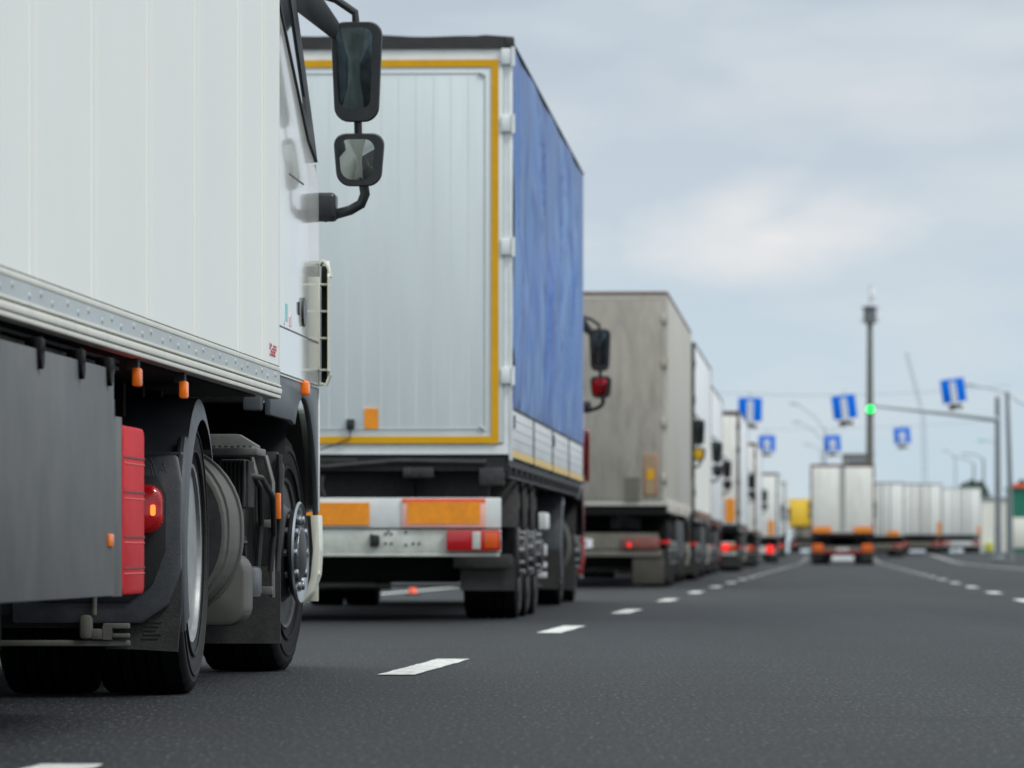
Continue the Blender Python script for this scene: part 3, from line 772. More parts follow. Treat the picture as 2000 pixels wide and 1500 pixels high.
# ------------------------------------------------------------------ trailer
def lamps(root, z0, z1, v0, v1, glow, y=-.03, amb=True):
    if amb == 'dirty':
        for s in (-1, 1):
            mb = MB(); mb.box(*sorted((s*v0, s*v1)), y-.05, y, z0, z1, .012, 2)
            tl = mb.build('tail_light', mat('dirty_red_lens', (.20, .035, .03), .5, var=.3, scale=9, dirt=(.16, .13, .10), dirt_amt=.9), root)
            if s > 0:
                mb = MB(); mb.cyl((v0+.10, y-.052, z0+.06), 'y', .03, .01, 14); mb.build('lit_bulb', M['redglow'], tl)
        return
    for s in (-1, 1):
        mb = MB(); mb.box(*sorted((s*v0, s*v1)), y-.05, y, z0, z1, .012, 2)
        tl = mb.build('tail_light', M['redlamp'], root)
        w = v1-v0
        mb = MB(); mb.box(*sorted((s*(v0+w*.48), s*(v0+w*.63))), y-.056, y-.04, z0+.01, z1-.01, .004); mb.build('clear_lens', M['lightbar'], tl)
        mb = MB(); mb.box(*sorted((s*(v0+w*.70), s*(v1-.015))), y-.056, y-.04, z0+.015, z1-.015, .008)
        mb.build('indicator_lens', mat('indicator_lens', (.50, .075, .008), .2, emit=(1, .12, .02), estr=.08), tl)
        if glow and s > 0:
            mb = MB(); mb.lathe([(-.03, .0001), (-.025, .03), (0, glow), (.01, .0001)], (s*(v0+w*glow_pos), y-.055, (z0+z1)/2), 'y', 16)
            mb.build('brake_light', M['redglow'], tl)
glow_pos = .45
def running_gear(root, axles, blk=True):
    for u in axles:
        for s in (-1, 1): wheel(root, 'trailer', s, 1.235, u)
    mb = MB()
    for u in axles:
        mb.cyl((0, u, .45), 'x', .075, 2.0); mb.box(-.82, .82, u-.16, u+.16, .26, .80, .03)  # oversized dark block added round each axle to shut out daylight underneath
        for s in (-1, 1): mb.box(*sorted((s*.45, s*.6)), u-.5, u+.15, .42, .56, .02)
    mb.build('axle_with_blocker', M['frame'], root)
def chassis(root, zb, L_=13.6, m='frame'):
    mb = MB()
    for s in (-1, 1):
        mb.box(*sorted((s*.50, s*.60)), .1, 10.4, .80, zb-.04); mb.box(*sorted((s*.50, s*.60)), 10.4, L_-.4, zb-.16, zb-.04)
    y = .05
    while y < L_-.1:
        mb.box(-.95, .95, y, y+.07, zb-.13, zb-.012); y += .55
    mb.build('chassis', M[m], root)

def semi(name, label, cat, X, Y, tan, T, group='lorries queuing nose to tail in the left lane', z=0.0):
    """X,Y: rear right corner of the trailer on the ground"""
    th = math.atan(tan); D = Vector((math.sin(th), math.cos(th), 0)); R = Vector((D.y, -D.x, 0))
    P = Vector((X, Y, z+gz(Y)))-R*1.275
    root = empty(name, P, -th)
    if gz(Y+12) > gz(Y)+.01: root.rotation_euler = (math.atan((gz(Y+12)-gz(Y))/12), 0, -th)
    tag(root, label, cat, group)
    T(root)
    return root

ROD = [M['alu']]
def rear_doors(root, doorm, framem, zb, zt, seam_v=0.0, rods=True, framew=.07, hinge_z=None, corr=0, hingem=None):
    mb = MB()
    for s in (-1, 1): mb.box(*sorted((s*(1.275-framew), s*1.275)), -.035, .05, zb-.02, zt)
    mb.box(-1.275+framew, 1.275-framew, -.034, .05, zt-.09, zt); mb.box(-1.275+framew, 1.275-framew, -.034, .05, zb-.02, zb+.05)
    mb.build('rear_frame', framem, root)
    for a, b_ in ((-1.275+framew+.003, seam_v-.006), (seam_v+.006, 1.275-framew-.003)):
        mb = MB(); mb.box(a, b_, -.045, .03, zb+.055, zt-.095, .006)
        if corr:
            n = int((b_-a)/corr)
            for i in range(1, n): mb.box(a+i*(b_-a)/n-.003, a+i*(b_-a)/n+.003, -.0456, -.044, zb+.14, zt-.18)
        d = mb.build('rear_door', doorm, root)
        left = a < seam_v-.5 and b_ <= seam_v
        ex = -1.275+framew/2 if left else 1.275-framew/2
        for hz in (hinge_z or (zb+.35, zb+1.1, zb+1.9, zt-.35)):
            mb = MB()
            mb.box(ex-.045, ex+.04, -.062, -.036, hz-.055, hz+.055, .008)
            mb.cyl((ex+(.036 if not left else -.036), -.06, hz), 'z', .014, .13, 10)
            mb.build('hinge', hingem or framem, d)
        if rods:
            for rx in ((b_-.12, b_-.50) if left else (a+.12, a+.50)):
                mb = MB()
                mb.cyl((rx, -.065, (zb+zt)/2), 'z', .017, zt-zb-.15, 10)
                for hz in (zb+.2, (zb+zt)/2, zt-.25): mb.box(rx-.035, rx+.035, -.07, -.044, hz-.03, hz+.03, .004)
                mb.build('lock_rod', ROD[0], d)
def plate(root, name, v0, v1, z0, z1, m, y=-.05, border=None, bw=.03):
    if border:
        mb = MB(); mb.box(v0, v1, y-.006, y+.012, z0, z1, .003); o = mb.build(name, border, root)
        mb = MB(); mb.box(v0+bw, v1-bw, y-.010, y-.004, z0+bw*.7, z1-bw*.7); mb.build('reflector_face', m, o); return o
    mb = MB(); mb.box(v0, v1, y-.006, y+.012, z0, z1); return mb.build(name, m, root)
def number_plate(root, v0, v1, z0, z1, y):
    o = plate(root, 'number_plate', v0, v1, z0, z1, M['signwhite'], y)
    mb = MB(); n = 7; w = (v1-v0)/(n+1)
    for i in range(n):
        x = v0+w*(i+.7); h = (z1-z0)*.25
        if i == 3: continue
        mb.box(x-w*.22, x+w*.22, y-.009, y-.006, (z0+z1)/2-h, (z0+z1)/2-h*.3); mb.box(x-w*.22, x+w*.22, y-.009, y-.006, (z0+z1)/2+h*.4, (z0+z1)/2+h)
        mb.box(x-w*.22, x-w*.05, y-.009, y-.006, (z0+z1)/2-h*.3, (z0+z1)/2+h*.4)
    mb.build('plate_print', M['signblk'], o)

# --- 1. the near lorry: white box trailer with grey skirts
def T_hero(root):
    zb = 1.025
    # body: walls with pressed vertical seams
    mb = MB()
    mb.box(-1.27, 1.255, 0, 13.585, zb+.05, 3.98)
    b = bmesh.new()
    us = [0.02]; k = 13.6
    seams = SEAMS
    prof = []
    for s_ in sorted(seams):
        prof += [(s_-.075, 1.2745), (s_-.070, 1.279), (s_-.050, 1.279), (s_-.042, 1.2738), (s_-.003, 1.2742), (s_-.002, 1.272), (s_+.002, 1.272), (s_+.003, 1.2742), (s_+.042, 1.2738), (s_+.050, 1.279), (s_+.070, 1.279), (s_+.075, 1.2745)]
    prof = [(0, 1.275)]+prof+[(13.6, 1.275)]
    lo = [b.verts.new((x, y, 1.142)) for y, x in prof]; hi = [b.verts.new((x, y, 3.95)) for y, x in prof]
    for i in range(len(prof)-1): b.faces.new((lo[i], lo[i+1], hi[i+1], hi[i]))
    mb._merge(b)
    mb.box(1.262, 1.277, 13.585, 13.603, zb+.04, 3.98, .003)
    body = mb.build('trailer_body', M['white'], root)
    mb = MB(); mb.box(-1.28, 1.28, -.01, 13.60, 3.96, 4.01, .012); mb.build('roof_rail', M['alu'], body)
    mb = MB()
    mb.box(1.25, 1.277, 0, 13.6, 1.140, 1.1435)
    mb.box(1.25, 1.277, 0, 13.6, 1.063, 1.0665)
    mb.build('rail_seam', M['seam'], body)
    mb = MB(); mb.box(1.24, 1.281, 0, 13.598, 1.122, 1.139, .003); mb.box(1.24, 1.284, 0, 13.598, 1.067, 1.0745, .002)
    mb.box(1.24, 1.287, 0, 13.596, 1.040, 1.061, .004); mb.box(1.24, 1.283, 0, 13.59, 1.024, 1.039, .004)
    mb.build('bottom_rail_lip', M['lip'], body)
    mb = MB(); mb.box(1.24, 1.279, 0, 13.598, 1.075, 1.1215)
    y = .15; i = 0
    while y < 13.6:
        zc = 1.098+(.008 if i % 2 else -.006)
        mb.lathe([(0, .009), (.003, .008), (.0045, .0001)], (1.279, y, zc), 'x', 10); y += .21+.09*(i % 3 == 0); i += 1
    mb.build('bottom_rail', M['alu'], body)
    mb = MB()                       # small red print near the front corner
    random.seed(3)
    for r_ in range(4):
        for c_ in range(6):
            if random.random() < .72:
                y = 13.24+c_*.045; z = 1.17+r_*.011
                mb.box(1.2755, 1.2768, y, y+.028, z, z+.0075)
            if random.random() < .3: mb.box(1.2755, 1.2768, 13.24+c_*.045, 13.25+c_*.045, 1.17+r_*.011, 1.181+r_*.011)
    mb.build('red_print', M['logo'], body)
    mb = MB(); mb.box(-1.2, 1.2, .02, 13.5, zb+.005, zb+.05); mb.build('underside', M['frame'], body)
    chassis(root, zb+.02)
    rear_doors(root, M['white'], M['alu'], 1.14, 3.95)
    running_gear(root, (2.4, 3.7, 5.0))
    # skirts
    for s in (-1, 1):
        mb = MB()
        mb.box(*sorted((s*1.256, s*1.272)), 3.0 if False else 5.9, 8.69, .352, .972, .003)
        mb.box(*sorted((s*1.252, s*1.268)), 8.70, 8.91, .349, .846, .003)
        mb.prism([(s*1.15, .349), (s*1.268, .349), (s*1.268, .846), (s*1.15, .846)], 'y', 8.895, 8.905)
        mb.tube([(s*1.262, 8.70, .846), (s*1.262, 8.72, .89), (s*1.262, 8.74, .84)], .008, 6)
        sk = mb.build('side_skirt', M['skirt'], root)
        mb = MB()
        for u in (6.35, 7.15, 7.95, 8.55):
            mb.box(*sorted((s*1.262, s*1.284)), u-.035, u+.035, .955, 1.0, .006); mb.tube([(s*1.255, u, 1.0), (s*1.255, u, .95)], .018, 8)
            mb.cyl((s*1.274, u, .952), 'x', .03, .02, 12)
        for z in (.985, 1.005): mb.box(*sorted((s*1.20, s*1.225)), 5.9, 9.2, z, z+.009)
        for u in (6.7, 7.5, 8.3, 9.0): mb.box(*sorted((s*1.15, s*1.235)), u-.03, u+.03, .97, 1.02, .004)
        mb.build('skirt_bracket', M['frame'], sk)
        mb = MB(); mb.box(*sorted((s*1.270, s*1.279)), 8.545, 8.64, .487, .522, .003); mb.build('side_reflector', M['amber'], sk)
    # amber side markers on brackets
    for u in (9.37, 10.6):
        mb = MB(); mb.box(1.245, 1.268, u-.035, u+.035, .945, .998, .006, 2); a = mb.build('side_marker_lamp', M['amberlit' if u > 10 else 'amber'], root)
        mb = MB(); mb.box(1.23, 1.262, u-.03, u+.02, .992, 1.026); mb.build('lamp_bracket', M['frame2'], a)
    # red extinguisher box
    mb = MB()
    mb.prism(rrect(8.93, 9.45, .352, .826, .03, 4), 'x', 1.02, 1.268, .01, 2)
    bx = mb.build('extinguisher_box', M['red'], root)
    mb = MB()
    for z in (.735, .638, .512, .425):
        mb.box(1.262, 1.2695, 8.95, 9.448, z, z+.006); 
    mb.build('box_groove', mat('dark_red', (0.16, .004, .006), .5), bx)
    mb = MB()
    for z in (.72, .622, .498, .411): mb.box(1.262, 1.2695, 8.96, 9.445, z, z+.003)
    mb.build('pale_edge', mat('pale_red', (0.75, .12, .11), .5), bx)  # lighter red line a little below each groove
    # landing legs
    mb = MB()
    for s in (-1, 1):
        mb.box(*sorted((s*.82, s*.94)), 9.85, 9.98, .45, 1.02, .008); mb.box(*sorted((s*.76, s*1.0)), 9.78, 10.05, .40, .44, .01)
    mb.box(-.82, .82, 9.9, 9.94, .8, .86)
    mb.build('landing_leg', M['frame'], root)
    cab = tractor(root, M['cabwhite'], True, M['mirror2'])
    mb = MB(); side_patch(mb, [(14.86, 1.36), (14.93, 1.36), (14.93, 1.425), (14.86, 1.425)], .003, .004, 1); mb.build('sticker', M['teal'], cab)
    mb = MB(); side_patch(mb, [(15.02, 1.345), (15.1, 1.345), (15.08, 1.40), (15.02, 1.38)], .003, .004, 1); mb.build('sticker', M['pink'], cab)
SEAMS = [6.93+i*0 for i in range(0)]
SEAMS = [1.0, 2.05, 3.1, 4.15, 5.2, 6.1, 7.03, 8.24, 9.51, 10.80, 12.16, 13.02]

def T_blue(root):
    zb = 1.15
    mb = MB(); mb.box(-1.24, 1.235, .05, 13.55, zb, 3.93); mb.box(-1.26, 1.258, 13.5, 13.6, zb-.02, 3.96, .01)
    body = mb.build('trailer_body', M['doorframe'], root)
    # curtains with folds
    for s in (-1, 1):
        mb = MB()
        def fn(a, b_, s=s):
            y = .02+a*13.56; z = 1.47+b_*(3.965-1.47)
            w = math.sin(PI*min(1, max(0, b_)))**.5
            n1 = noise.noise(Vector((y*1.1+z*.5, z*.35, 3.1*s)))*.042
            n2 = noise.noise(Vector((y*3.2+z*1.6, z*.5, 9.7)))*.014
            f = abs(noise.noise(Vector((y*1.5-z*1.1, z*.45, 5.0))))
            ridge = .045*max(0, 1-f*6)
            post = .006*math.cos(y*2*PI/3.4); w *= min(1, max(0, (13.55-y)/2.5))
            return (s*(1.268+w*(n1+n2+ridge)+post), y, z)
        mb.quadgrid(fn, 240, 60)
        if s < 0: bmesh.ops.reverse_faces(mb.bm, faces=mb.bm.faces[:])
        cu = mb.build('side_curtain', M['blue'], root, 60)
        mb = MB(); mb.quadgrid(lambda a, b_, s=s: (s*(1.280+.006*math.sin(b_*17)), -.005+a*.30+.10*a*math.sin(b_*5+1), 1.47+b_*2.495), 4, 40)
        mb.build('curtain_edge', mat('deep_blue_hem', (.022, .075, .33), .45, var=.15, scale=3), cu, 60)
        mb = MB(); mb.tube([(s*1.275, .0, 3.968), (s*1.275, 13.58, 3.968)], .008, 6); mb.build('curtain_track', M['frame2'], cu)
        for i in range(4):
            y0 = .02+i*3.39
            mb = MB(); mb.box(*sorted((s*1.245, s*1.268)), y0+.02, y0+3.36, 1.125, 1.455, .004)
            for k in range(1, 5): mb.box(*sorted((s*1.266, s*1.271)), y0+.02, y0+3.36, 1.125+k*.066, 1.130+k*.066)
            bd = mb.build('drop_board', M['board'], root)
            mb = MB(); mb.box(*sorted((s*1.266, s*1.273)), y0+.03, y0+3.35, 1.128, 1.178); mb.build('reflective_tape', mat('faded_tape', (.62, .42, .10), .4, var=.1, scale=3), bd)
        mb = MB()
        for i in range(5): mb.box(*sorted((s*1.24, s*1.276)), max(.0, i*3.39-.03), i*3.39+.05, 1.11, 1.50, .003)
        mb.box(*sorted((s*1.10, s*1.25)), .05, 13.5, 1.065, 1.118)
        y = .3
        while y < 13.4:
            mb.box(*sorted((s*1.15, s*1.255)), y, y+.05, .985, 1.07, .004); y += .85
        mb.box(*sorted((s*1.235, s*1.255)), .05, 13.5, .985, 1.0)
        mb.box(*sorted((s*1.262, s*1.272)), .02, 13.58, 1.455, 1.475)
        mb.build('side_rail', M['frame2'], root)
        for y in (.35, 7.0):
            mb = MB(); mb.box(*sorted((s*1.266, s*1.28)), y, y+.05, 1.33, 1.42, .004); mb.build('board_latch', M['frame2'], root)
    # black roof tarp with sagging edge
    mb = MB()
    mb.quadgrid(lambda a, b_: (-1.285+2.57*a, -.05, 3.915+b_*(.075+.018*math.sin(a*PI)+.006*math.sin(a*23)+.010*(a > .9))), 40, 3)
    mb.quadgrid(lambda a, b_: (-1.27+2.54*a, -.05+13.66*b_, 3.975+.018*math.sin(a*PI)+.01*math.sin(b_*60)*math.sin(a*PI)), 40, 60)
    mb.box(1.23, 1.292, -.06, .02, 3.92, 3.995, .01); mb.box(-1.292, -1.23, -.06, .02, 3.92, 3.995, .01)
    mb.build('roof_cover', M['tarpblack'], root)
    rear_doors(root, M['door'], M['doorframe'], 1.165, 3.915, seam_v=-.22, rods=False, framew=.055, hinge_z=(1.68, 2.56, 3.40, 3.86), corr=.115, hingem=M['doorframe'])
    mb = MB()                                             # frame corner post, white
    mb.box(1.255, 1.279, -.04, .03, 1.10, 3.90, .004)
    mb.build('corner_post', M['doorframe'], root)
    mb = MB()
    for a, b_, c, d in ((-1.185, 1.185, 3.79, 3.84), (-1.185, 1.185, 1.218, 1.266)): mb.box(a, b_, -.0535, -.044, c, d)
    for s in (-1, 1): mb.box(*sorted((s*1.137, s*1.185)), -.0545, -.044, 1.266, 3.79)
    mb.build('reflective_tape', M['tape'], root)
    mb = MB()
    for z in (3.745, 1.315): mb.box(-1.09, 1.09, -.050, -.044, z, z+.005)
    for s in (-1, 1): mb.box(*sorted((s*1.09, s*1.094)), -.0505, -.044, 1.315, 3.75)
    for z in (3.752, 1.335): mb.tube([(1.055, -.055, z), (1.095, -.055, z-.025)], .007, 6)
    mb.build('door_trim', M['alu'], root)
    plate(root, 'orange_sticker', .268, .36, 1.318, 1.458, M['refl'], -.048)
    mb = MB(); mb.box(.145, .20, -.085, -.044, 1.315, 1.385, .006); mb.tube([(.17, -.07, 1.32), (.17, -.07, 1.25), (-.05, -.07, 1.17)], .005, 6)
    mb.build('seal_box', M['blk'], root)
    # underframe at the back
    chassis(root, zb, m='frame')
    mb = MB()
    mb.box(-1.24, 1.24, 0, .08, 1.03, 1.145, .006)
    mb.tube([(-1.1, -.03, 1.11), (0, -.03, 1.06), (.5, -.03, 1.10), (1.1, -.03, 1.09)], .018, 8)
    mb.box(-.1, .22, -.02, .1, 1.085, 1.12, .005)
    mb.box(.53, .74, -.04, .05, .985, 1.055, .008); mb.box(1.05, 1.22, -.03, .1, .93, 1.055, .01)
    for v in (.57, .66): mb.cyl((v, -.045, 1.02), 'y', .016, .02, 10)
    mb.box(-1.1, 1.1, .3, .38, .80, 1.02)
    mb.tube([(-.02, -.02, 1.0), (-.03, -.02, .93), (-.01, -.02, .86)], .012, 6)
    mb.build('rear_crossmember', M['frame2'], root)
    mb = MB(); mb.box(-1.2, 1.2, -.03, .02, .64, .848, .006); mb.build('rear_board', M['bumperw'], root)
    plate(root, 'marker_plate', .525, 1.095, .645, .842, M['refl'], -.038, M['refledge'], .035)
    mb = MB(); mb.box(.525, 1.095, -.047, -.040, .815, .842); mb.build('marker_edge', M['reflred'], root)
    plate(root, 'marker_plate', -.30, .30, .660, .815, M['refl'], -.038)
    plate(root, 'marker_plate', -1.095, -.525, .645, .842, M['refl'], -.038, M['refledge'], .035)
    mb = MB(); mb.box(-1.2, 1.2, -.02, .03, .470, .632, .008); mb.box(-1.2, 1.19, -.035, .03, .445, .468, .006)
    lb = mb.build('light_bar', M['lightbar'], root)
    mb = MB()
    mb.prism([(.305, .60), (.37, .59), (.37, .52), (.305, .51)], 'y', -.06, -.02, .006)
    mb.build('cable_socket', M['rubber'], lb)
    for v, z in ((.43, .615), (.55, .612), (.41, .535), (.45, .535), (.55, .525), (.60, .535), (.64, .535), (.41, .60), (.45, .60)):
        mb = MB(); mb.cyl((v, -.022, z), 'y', .009, .01, 8); mb.build('bolt_hole', M['rubber'], lb)
    number_plate(root, -.10, .285, .50, .61, -.022) if False else None
    lamps(root, .485, .625, .83, 1.20, 0, -.02)
    # flaps
    for s in (-1, 1):
        mb = MB(); mb.box(*sorted((s*.85, s*1.235)), 1.25, 1.265, .205, .44); mb.box(*sorted((s*.80, s*1.22)), 1.20, 1.22, .36, .46, .01)
        mb.build('mud_flap', M['flap'], root)
        mb = MB()
        for u in (1.9, 3.2, 4.5):
            mb.quadgrid(lambda a, b_, u=u, s=s: (s*(.84+b_*.40), u+math.cos(math.radians(20+140*a))*.54, .47+math.sin(math.radians(20+140*a))*.54), 16, 2)
        mb.build('mudguard', M['flap'], root, 50)
        mb = MB(); mb.box(*sorted((s*.9, s*1.20)), 7.3, 7.9, .66, .80, .02); mb.build('tool_box', M['bumperw'], root)
        mb = MB()
        for z in (.27, .35, .45): mb.box(*sorted((s*1.02, s*1.20)), 7.2, 7.4, z, z+(.09 if z > .4 else .045), .004)
        mb.build('side_guard', M['board'], root)
        for k in range(1, 4):
            pass
    running_gear(root, (1.9, 3.2, 4.5))
    # white chalk-like scuffs on the trailing tyres
    for a, b_ in ((-.9, -.5), (.5, .9)):
        mb = MB(); mb.box(a, b_, 7.6, 8.6, .4, .9, .05); mb.build('pallet_box', M['frame'], root)
    tractor(root, mat('red_cab', (.35, .02, .02), .25, coat=.5), False, mat('mirror_red', (.5, .05, .06), .05, 1.0))

Y_far = [True]
def generic_lamps(root, lampglow, dirty):
    if not dirty: return lamps(root, .52, .70, .72, 1.17, lampglow, -.01)
    lamps(root, .52, .68, .66, 1.17, 0, -.01, 'dirty')
def generic(sidem, doorm, framem, lampglow=0, zt=4.0, zb=1.12, cabm='cabwhite', topm=None, side2=None, low=None, rods=True, extras=None, barm='dirtyframe', split=None, dirty=False):
    def T(root):
        mb = MB(); mb.box(-1.27, 1.27, 0.05, 13.59, zb+.02, zt-.03, .012)
        body = mb.build('trailer_body', sidem, root)
        mb = MB(); mb.box(-1.28, 1.28, -.04, 13.61, zt-.05, zt, .012); mb.build('roof_rail', topm or framem, body)
        mb = MB()
        for s in (-1, 1): mb.box(*sorted((s*1.262, s*1.279)), 0, 13.6, zb-.03, zb+.08, .004); mb.box(*sorted((s*1.262, s*1.281)), 13.5, 13.605, zb, zt-.03, .004)
        mb.build('side_rail', side2 or framem, body)
        if split:
            for s in (-1, 1):
                mb = MB(); mb.box(*sorted((s*1.268, s*1.274)), .06, 13.5, zb+.07, zb+split[0]); mb.build('lower_wall', split[1], body)
        rear_doors(root, doorm, framem, zb+.01, zt-.02, rods=rods)
        chassis(root, zb)
        mb = MB(); mb.box(-1.24, 1.24, 0, .1, zb-.14, zb-.012, .006); mb.build('rear_crossmember', M['frame'], root)
        mb = MB(); mb.box(-1.2, 1.2, -.03, .03, .42, .50, .01); mb.box(-1.15, 1.15, -.01, .03, .52, .74); mb.build('rear_bumper', M[barm], root)
        generic_lamps(root, lampglow, dirty)
        for u in (.25, 5.0, 9.6):
            mb = MB(); mb.cyl((1.286, u, zb-.02 if u > 1 else .62), 'x', .035, .02, 12, .004)
            if u < 1: mb.box(1.18, 1.277, u-.02, u+.02, .60, .64)
            mb.build('side_marker_lamp', M['redmark' if u < 1 else 'amber'], root)
        if barm != 'dirtyframe' or dirty or Y_far[0]: number_plate(root, -.26, .26, .54, .66, -.03)
        for s in (-1, 1):
            mb = MB(); mb.box(*sorted((s*.80, s*1.24)), 1.2, 1.22, .12, .52); mb.build('mud_flap', M['flap'], root)
            mb = MB(); mb.box(*sorted((s*1.22, s*1.24)), 5.8, 10.2, .42, .95, .006); mb.build('side_skirt', M['frame2'], root)
        running_gear(root, (2.0, 3.3, 4.6))
        tractor(root, M[cabm] if isinstance(cabm, str) else cabm, False, low)
        if extras: extras(root)
    return T

def ex_beige(root):
    plate(root, 'marker_plate', .95, 1.14, 1.24, 1.80, mat('faded_marker', (.30, .22, .13), .5, var=.1, scale=8), -.05, mat('faded_border', (.33, .17, .10), .5), .035)
    plate(root, 'warning_patch', 1.0, 1.09, 1.46, 1.60, M['tape'], -.06)
    plate(root, 'notice_panel', .70, .90, 1.17, 1.49, M['dirtyframe'], -.05)
    mb = MB(); mb.box(.80, 1.235, -.005, .01, .05, .40, .01); mb.build('mud_flap', mat('muddy_flap', (.055, .05, .04), .9, var=.2, scale=6), root)
    mb = MB()
    for u in (0.0, 3.0, 6.0, 9.0): mb.box(1.262, 1.285, u+.05, u+2.95, 1.02, 1.2, .006)
    mb.build('rail_board', M['beigeside'], root)
def ex_marker(v0, v1, z0, z1):
    return lambda root: plate(root, 'marker_plate', v0, v1, z0, z1, M['refl'], -.06)

hero = semi('articulated_lorry', 'white lorry nearest the camera, white box trailer with charcoal side skirt and red box', 'lorry', -.84-13.6*math.sin(math.atan(.05)), 20.3-13.6*math.cos(math.atan(.05)), .05, T_hero)
semi('articulated_lorry', 'lorry with blue tarpaulin sides and grey rear doors framed in yellow tape', 'lorry', 0.0, 38.5, .0487, T_blue)
semi('articulated_lorry', 'dirty beige box lorry just ahead of the blue tarpaulin one', 'lorry', 2.10, 76, .055,
     generic(M['beigeside'], M['beige'], M['beigeside'], topm=M['brown'], low=mat('mirror_yellow', (.7, .42, .02), .3), extras=ex_beige, rods=False, dirty=True, cabm=mat('beige_cab', (.4, .38, .3), .3)))
semi('articulated_lorry', 'clean white box lorry directly ahead of the dirty beige one, black rear edge', 'lorry', 3.06, 94.3, .0555,
     generic(M['white2'], M['white2'], M['frame2'], side2=M['brown'], split=(1.5, M['creamdoor'])))
semi('articulated_lorry', 'white lorry with tall dark rear corner post, fourth ahead of the nearest lorry', 'lorry', 4.12, 117, .056,
     generic(M['white2'], M['creamdoor'], M['frame2'], cabm=mat('red_cab2', (.4, .03, .03), .3)))
semi('articulated_lorry', 'cream lorry with glowing red brake light and orange plate low on its door', 'lorry', 5.66, 140, .057,
     generic(M['white2'], M['creamdoor'], M['frame2'], .10, topm=M['maroon'], barm='lightbar', extras=ex_marker(.93, 1.15, 1.25, 1.82)))
semi('articulated_lorry', 'pale lorry with brown rear corner post, beyond the cream one with brake lights', 'lorry', 7.80, 180, .058,
     generic(M['white2'], M['white'], M['brown'], .07))
semi('articulated_lorry', 'distant white lorry with black top edge and bright red brake light', 'lorry', 11.8, 250, .058,
     generic(M['white2'], M['white'], M['frame2'], .19, topm=M['frame'], barm='bumperw', extras=ex_marker(.85, 1.10, 1.25, 1.9)))
semi('articulated_lorry', 'farthest pale lorry at the head of the left queue', 'lorry', 14.55, 300, .058,
     generic(M['white2'], M['white'], M['frame2'], .12, cabm='frame2'))

def ex_mid(root):
    for s in (-1, 1):
        plate(root, 'marker_plate', *sorted((s*.45, s*1.17)), 1.27, 1.52, M['refl'], -.06, M['reflred'], .03)
        mb = MB(); mb.box(*sorted((s*.76, s*1.20)), -.09, -.03, .50, .84, .05, 3); mb.build('rear_lamp', mat('orange_lamp', (.62, .12, .01), .3, emit=(1, .15, .01), estr=.03), root)
    mb = MB(); mb.box(-.10, .10, -.058, -.044, 1.36, 3.88); mb.build('door_strip', mat('grey_door_seal', (.33, .34, .32), .6), root)
    mb = MB(); mb.box(-.7, .7, -.06, -.03, .42, .56, .02); mb.build('red_valance', mat('dark_red_bar', (.22, .01, .015), .4), root)
    plate(root, 'number_plate', -.42, .45, .18, .36, M['signwhite'], -.05)
semi('articulated_lorry', 'white lorry alone in the middle lane, cream doors in a maroon frame with orange lamps', 'lorry', 14.42, 224, .058,
     generic(M['creamdoor'], M['creamdoor'], M['maroon'], topm=M['maroon'], zb=1.22, extras=ex_mid, cabm='frame2', rods=False), 'lorries driving or waiting in the right lanes')
Y_far[0] = False
RG = 'lorries driving or waiting in the right lanes'
ROD[0] = M['frame2']
semi('articulated_lorry', 'white lorry partly hidden just right of the lone lorry, orange plate on its door', 'lorry', 20.9, 300, .058,
     generic(M['white2'], M['white'], M['greywall'], barm='dirtyframe', extras=ex_marker(.35, 1.0, 1.15, 1.4)), RG)
ROD[0] = M['brown']
semi('articulated_lorry', 'middle one of the three white lorries waiting side by side at right, brown lock bars', 'lorry', 25.2, 330, .058,
     generic(M['creamdoor'], M['white'], M['greywall'], zt=4.15, barm='dirtyframe', extras=ex_marker(1.0, 1.2, 1.1, 1.9)), RG)
ROD[0] = M['pole']
semi('articulated_lorry', 'rightmost white lorry of the right group, beside the pale booth', 'lorry', 30.0, 360, .058,
     generic(M['white2'], M['white'], M['alu'], zt=4.15, barm='bumperw', extras=ex_marker(1.05, 1.22, 1.1, 1.7)), RG)
semi('articulated_lorry', 'yellow lorry body far off between the queue and the lone white lorry', 'lorry', 23.2, 420, .058,
     generic(M['yellow'], M['yellow'], M['yellow'], zb=2.0, rods=False), RG)

